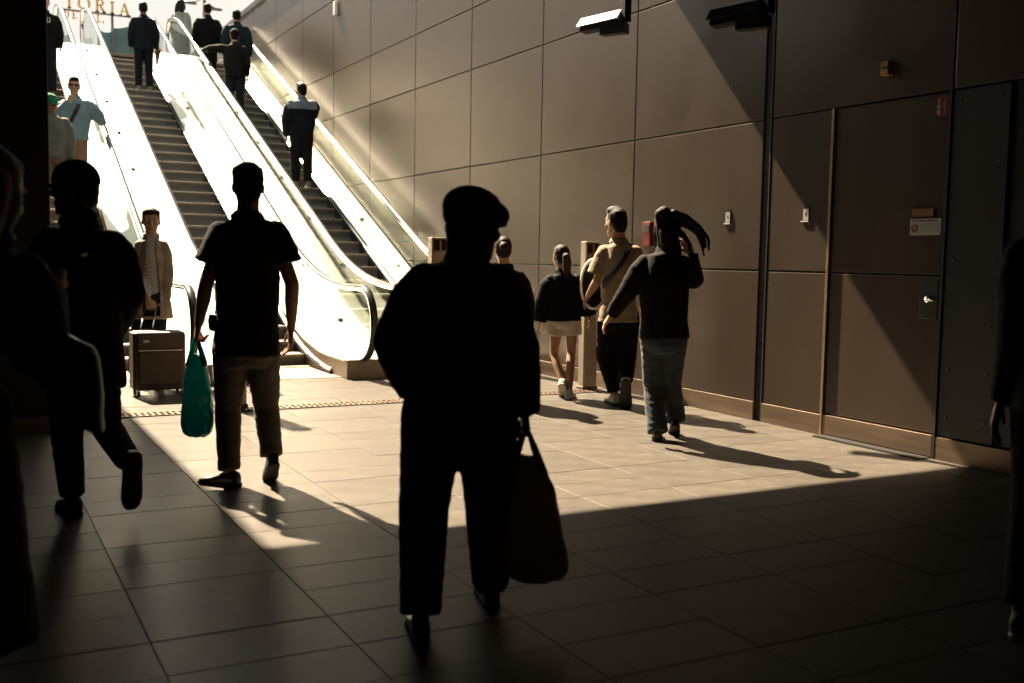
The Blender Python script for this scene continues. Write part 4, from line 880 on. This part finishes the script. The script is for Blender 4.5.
sbox(-0.15, -0.10, -0.024, -0.017, 0.50, 0.525, 0.002).build('badge', 'sign_white', su)
for la in (-0.19, 0.19):
    for dd in (0.03, 0.24):
        w0 = np.array(SB)*[1, 1, 0]+lat*la+dp*dd; mb = MB(); mb.tube([w0-lat*0.012+up*0.03, w0+lat*0.012+up*0.03], 0.029, 16); mb.build('wheel', 'rubber', su, True)
g = p.palm('L', 0.08, 0.02); 
for q in (-1, 1):
    mb = MB(); w0 = np.array(SB)*[1, 1, 0]+lat*(-0.06+q*0.055-0.03)+dp*0.24; mb.tube([w0+up*0.57, np.array([g[0], g[1], g[2]-0.02])+lat*q*0.05], 0.008, 8); mb.build('handle_rod', 'chrome', su, True)
mb = MB(); mb.tube([g+lat*-0.065-up*0.012, g+lat*0.065-up*0.012], 0.013, 10); mb.build('handle_grip', 'rubber', su, True)

# ---- woman half hidden behind the flat cap man
p = Person('person with gathered hair in a black top half hidden behind the flat cap', onz(512, 402), 1.56, -4, dict(head=(503, 250.5), neck=(505, 266), shL=(491, 275), shR=(518, 275), elR=(526, 304), wrR=(527, 326, 0.03)), skin='light', voxel=0.012)
p.make_body(); p.top('loose_top', BLK, r=0.036, hem=0.10, chest=1.08, cuff=0.025, armr=1.15); p.bottom('trousers', BLK2, r=0.02, hemw=0.075); p.shoes(); p.hair('bun', 'brown')
# ---- girl in white shorts
p = Person('child with ponytail in black sweatshirt and white shorts', onz(566, 396), 1.46, 8, dict(head=(561, 257.5), neck=(563, 271), shL=(551, 279), shR=(577, 279), elL=(544, 300), wrL=(540, 321, 0.03), elR=(586, 298, 0.0), wrR=(589, 315, 0.03), hipL=(557, 318), hipR=(571.5, 318), knL=(554, 354, 0.04), knR=(571, 353, 0.03), anL=(563, 382, -0.16), anR=('g', 569, 399)), skin='tan', head_yaw=-28, feet={'L': {'pitch': -38, 'free': True}}, voxel=0.010)
p.make_body(); p.top('sweatshirt', BLK, r=0.034, hem=0.03, chest=1.06, cuff=0.03, collar=0.01, armr=1.2, waist=1.15, wr=0.009); p.bottom('shorts', WHITE, r=0.022, length=0.46, hemw=0.098, wr=0.006)
p.shoes('shoe_white', 'sole_white', 1.12, 0.12); p.hair('pony', 'brown')
# ---- man in beige T-shirt
p = Person('person in beige T-shirt and black trousers with a crossbody strap', onz(620, 406), 1.78, 2, dict(head=(616, 223), neck=(619, 241), shL=(605, 251), shR=(634, 251), elL=(597, 281, 0.02), wrL=(588, 296, 0.16), elR=(642, 283), wrR=(643, 312, 0.05), hipL=(609, 318), hipR=(627, 318), knL=(606, 355, 0.08), knR=(626, 358, 0.06), anL=('g', 615, 405), anR=(626, 384, -0.16)), skin='tan', head_yaw=-42, feet={'R': {'pitch': -68, 'free': True}, 'L': {'yaw': -18}}, voxel=0.010)
p.make_body(); t1 = p.top('t_shirt', BEIGE, r=0.030, sleeve=0.78, hem=0.03, chest=1.1, depth=1.12, waist=1.15, collar=0.006, armr=1.12, wr=0.008)
p.bottom('trousers', BLK, r=0.022, hemw=0.060, length=1.9, knee=0.070, thigh=1.05, wr=0.009); p.shoes('shoe_white', 'sole_dark', 1.1, 0.12); p.hair('quiff', 'black')
pts = [p.surf([t1], x_, y_) for x_, y_ in ((629, 245), (626, 254), (619, 265), (610, 277), (602, 287), (598.5, 292))]; pts = [q for q in pts if q is not None]
p.strap('crossbody_strap', [pts[0]+p.view*0.10+np.array([0, 0, 0.02]), pts[0]+np.array([0, 0, 0.012])]+pts+[pts[-1]+p.view*0.08], 'leather', 0.06, 0.008)
rbp = p.at(594, 284, 0.26); rb = empty('round_bag', tuple(rbp), 'round navy bag with a white rim held by the beige T-shirt wearer', 'bag'); b = Blob(); b.ell(rbp, (p.rt*0.115, np.array([0, 0, 0.225]), p.view*0.09)); link('bag_shell', fuse(b, 0.008, 2, tuple(rb.location)), NAVY, rb)
mb = MB(); mb.tube([rbp+p.rt*0.115*math.cos(t)+np.array([0, 0, 0.225])*math.sin(t)-p.view*0.012 for t in np.linspace(0, 2*math.pi, 41)], 0.016, 8); mb.build('white_rim', 'white_paint', rb, True)
# ---- woman in black blazer with flying hair
p = Person('person in black blazer and blue jeans with windblown dark hair', onz(660, 438), 1.70, -2, dict(head=(666.5, 228, 0.02), neck=(667, 250), shL=(645, 259), shR=(684, 260), elL=(628, 291, 0.0), wrL=(611, 315, 0.05), elR=(694, 279, 0.06), wrR=(691, 254, 0.10), hipL=(654, 338), hipR=(674, 338), knL=(653, 386, 0.04), knR=(671, 384, 0.06), anL=('g', 657, 440), anR=('t', 674, 434, -25)), skin='light', head_yaw=-24, hand_r='rest', voxel=0.010, thumb={'R': {'dir': (-0.4, 0.1, 0.8), 'palm': (-0.7, -0.4, -0.2)}})
p.make_body(); p.top('blazer', BLK2, r=0.030, hem=0.0, flare=1.12, chest=1.1, cuff=0.018, collar=0.012, depth=1.1, waist=1.18, wr=0.007)
p.bottom('jeans', DENIM, r=0.014, hemw=0.080, length=2.08, knee=0.062, thigh=1.05, wr=0.010); p.shoes('shoe_brown')
hx = []
def lock(pts, r0, w0=-0.05, tip=0.25):
    P3 = [p.at(x_, y_, w0+0.01*i) for i, (x_, y_) in enumerate(pts)]; n = len(P3)-1
    for i in range(n): hx.append((P3[i], P3[i+1], r0*(1-(1-tip)*i/n), r0*(1-(1-tip)*(i+1)/n)))
for pts, r0, w0 in (([(664, 213), (668, 222), (670, 236), (671, 250)], .052, -.05), ([(671, 216), (683, 219), (694, 226), (703, 236), (706, 247)], .034, -.03), ([(674, 213), (686, 217), (699, 227), (708, 238), (709, 250)], .030, -.06), ([(676, 221), (688, 226), (698, 234), (702, 246), (704, 256)], .028, -.02), ([(678, 217), (691, 222), (703, 231), (711, 243)], .022, .0),
                    ([(674, 228), (683, 235), (689, 243), (690, 252)], .030, -.03), ([(672, 230), (677, 248), (680, 266), (679, 282)], .040, -.06), ([(665, 232), (667, 252), (669, 274), (667, 293)], .046, -.07), ([(660, 214), (660, 232), (661, 250), (662, 268)], .040, -.05), ([(658, 221), (656, 234), (656, 246)], .026, .02), ([(670, 232), (673, 256), (674, 280), (672, 290)], .040, -.09)):
    lock(pts, r0, w0)
p.hair('short', 'black', hx)

# ---- riders on the escalators
def rider(label, X, Y, H, heading, joints=None, **kw): return Person(label, stair(X, Y), H, heading, joints, voxel=0.016, far=True, **kw)
p = rider('person in dark suit standing on the middle escalator', 3.30, 21.6, 1.72, -5, dict(wrR=('l', 0.25, 0.08, 0.86)), skin='dark', hand_r='grip')
p.make_body(); p.top('suit_jacket', NAVY, r=0.030, hem=0.12, flare=1.05, collar=0.015); p.bottom('suit_trousers', NAVY, r=0.02, hemw=0.07); p.shoes('shoe_grey'); p.hair('short', 'black')
g = p.palm('R', 0.085, 0.0); fo = empty('flower_bunch', tuple(g-np.array([0, 0, 0.22])), 'bunch of yellow flowers held head-up by the person in dark suit', 'flowers')
b = Blob(); b.cap(g-np.array([0, 0, 0.22]), g+np.array([0.02, 0, 0.06]), 0.02, 0.055, flat2=True); link('wrapping', fuse(b, 0.008, 1, tuple(fo.location)), M['paper'], fo)
for k in range(9):
    a = k*2.4; c = g+np.array([0.03+0.045*math.cos(a)*math.sqrt(k/9+0.1), 0.045*math.sin(a)*math.sqrt(k/9+0.1), 0.08+0.02*math.cos(3*a)]); b = Blob(); b.ell(c, (np.array([.026, 0, 0]), np.array([0, .026, 0]), np.array([0, 0, .022]))); link('flower', fuse(b, 0.007, 1, tuple(fo.location)), M['petal'], fo)
p = rider('person in dark jacket and grey cap resting a hand on the handrail', 4.80, 20.5, 1.70, -4, dict(elL=(210, 49, 0.05), wrL=(203.5, 50, 0.22)), hand_l='rest')
p.make_body(); p.top('jacket', CHAR, r=0.036, hem=0.12, chest=1.12, waist=1.25, collar=0.02, armr=0.95); p.bottom('jeans', DENIM_D, r=0.02, hemw=0.07); p.shoes('shoe_grey'); p.hair('short', 'black'); p.cap_hat(CHAR)
p = rider('person in teal and grey coat standing beside the wall handrail', 5.12, 21.8, 1.80, 0)
p.make_body(); p.top('two_tone_coat', TEAL, r=0.034, hem=0.30, chest=1.06, waist=1.15, collar=0.03, armr=1.1); p.bottom('trousers', GREY, r=0.02, hemw=0.07); p.shoes('shoe_white', 'sole_white'); p.hair('short', 'black')
p = rider('person in long black coat near the escalator top', 4.62, 22.2, 1.76, -6)
p.make_body(); p.top('long_coat', BLK, r=0.034, hem=0.35, chest=1.06, waist=1.12, collar=0.03, armr=1.12); p.bottom('trousers', BLK2, r=0.018, hemw=0.07); p.shoes(); p.hair('short', 'black')
q = ony(181, 40, 25.6)
p = Person('person with long dark hair and pale grey coat on the upper landing', (q[0], 25.6, 5.52), 1.70, 35, voxel=0.016, far=True)
p.make_body(); p.top('long_coat', COAT_G, r=0.034, hem=0.45, flare=1.2, collar=0.02); p.bottom('trousers', DENIM_D, r=0.015, hemw=0.065); p.shoes(); p.hair('long', 'black')
p = rider('person in two-tone windbreaker on the escalator by the panelled wall', 5.17, 17.4, 1.75, -6, dict(elR=(314, 108, 0.0), wrR=(314, 119, 0.08)), skin='tan', hand_r='rest', head_yaw=-20)
p.make_body(); t1 = p.top('windbreaker', NAVY, r=0.046, hem=0.04, chest=1.12, waist=1.2, collar=0.03, armr=1.15); p.bottom('trousers', CHAR, r=0.028, hemw=0.075); p.shoes('shoe_grey', 'sole_white'); p.hair('quiff', 'black')
yo = p.part('shoulder_yoke', t1.data.copy(), None); yo.data.materials.clear(); yo.data.materials.append(cloth('steel_blue', (0.12, 0.15, 0.18))); zc = p.J['neck'][2]-p.B[2]-0.17
cut_faces(yo.data, lambda c: c.z > zc and abs((c-Vector(p.J['neck']-p.B)).dot(Vector(p.lat))) < 0.24); yo.scale = (1.02, 1.02, 1.004)
# ---- riders coming down
p = rider('person in sunglasses and light blue jacket riding the down escalator', 1.52, 16.5, 1.76, 180, dict(head=(74, 87), neck=(75, 99), shL=(64.5, 103), shR=(87, 103), elL=(59.5, 115, -0.08), wrL=(69, 101, -0.20), elR=(98, 116), wrR=(104, 125, 0.02)), hand_l='grip', hand_r='rest', build=1.1, thumb={'L': {'dir': (0.35, -0.1, 0.8), 'palm': (0.2, 0.9, 0)}})
p.make_body(); t1 = p.top('jacket', BLUE, r=0.040, hem=0.08, chest=1.12, waist=1.2, collar=0.03, armr=1.12); p.bottom('trousers', CAMEL, r=0.022, hemw=0.075); p.shoes('shoe_brown'); p.hair('quiff', 'black')
x, f, u = p.head_axes(); b = Blob()
for e in (-1, 1): b.ell(p.hp3(e*.034, .094, .014), (x*.032, f*.008, u*.022))
b.cap(p.hp3(-.02, .1, .02), p.hp3(.02, .1, .02), .006, .006); b.cap(p.hp3(-.066, .08, .018), p.hp3(-.078, -.01, .016), .005, .005); b.cap(p.hp3(.066, .08, .018), p.hp3(.078, -.01, .016), .005, .005)
p.part('sunglasses', fuse(b, 0.005, 1, p.B), M['screen'])
pts = [p.surf([t1], x_, y_) for x_, y_ in ((82, 98.5), (79, 104), (76, 111), (72.5, 118), (70.5, 123))]; pts = [q for q in pts if q is not None]
if len(pts) > 2: p.strap('crossbody_strap', pts, 'leather', 0.05, 0.01)
p = rider('person in green cap and olive grey sweatshirt on the down escalator', 1.16, 15.6, 1.74, 172, dict(head=(50, 104)), skin='tan', head_yaw=-30, head_pitch=-10)
p.make_body(); p.top('sweatshirt', OLIVE, r=0.034, hem=0.06, chest=1.1, waist=1.12, collar=0.02, armr=1.15); p.bottom('trousers', CAMEL, r=0.02, hemw=0.07); p.shoes(); p.hair('short', 'brown'); p.cap_hat(GREEN)
q = stair(1.32, 21.0)
p = rider('person in black jacket with a pale chest emblem high on the down escalator', 1.47, 20.9, 1.80, 178)
p.make_body(); t1 = p.top('jacket', BLK, r=0.036, hem=0.08, chest=1.08, waist=1.1, collar=0.02); p.bottom('trousers', NAVY, r=0.02, hemw=0.075); p.shoes(); p.hair('short', 'black')
cc = p.J['neck']*0.72+(p.J['hipL']+p.J['hipR'])*0.14
from mathutils.bvhtree import BVHTree
bv = BVHTree.FromPolygons([v.co[:] for v in t1.data.vertices], [f_.vertices[:] for f_ in t1.data.polygons]); mb = MB()
for (la, z_, w_, h_) in ((0.04, 0, .012, .10), (0.08, 0.01, .012, .08), (0.0, 0.01, .012, .08), (0.04, -0.04, .09, .014)):
    o_ = Vector(cc-p.B)+ll*0; o_ = Vector(cc-p.B+p.lat*la+np.array([0, 0, z_])); hit = bv.ray_cast(o_+Vector(p.f)*0.6, -Vector(p.f))
    if hit[0] is not None:
        c = np.array(hit[0])+p.B+p.f*0.004; v = [c+p.lat*a*w_/2+np.array([0, 0, b*h_/2])+p.f*d*0.006 for d in (-1, 1) for a, b in ((-1, -1), (1, -1), (1, 1), (-1, 1))]; mb.add(v, [(0, 1, 2, 3), (4, 7, 6, 5), (0, 4, 5, 1), (1, 5, 6, 2), (2, 6, 7, 3), (3, 7, 4, 0)])
mb.build('chest_emblem', 'sign_white', p.root)
# ---- person at the right edge in the shade
b0 = onz(1054, 640)
p = Person('person in black jacket standing in deep shade by the dark wall panels', b0, 1.72, 6, dict(elL=(1018, 350, 0.0), wrL=(1001, 402, 0.03)), skin='tan', voxel=0.013)
p.make_body(); p.top('jacket', BLK, r=0.030, hem=0.10, chest=1.05, collar=0.02); p.bottom('trousers', BLK2, r=0.016, hemw=0.068); p.shoes('shoe_grey', 'sole_white'); p.hair('short', 'black')
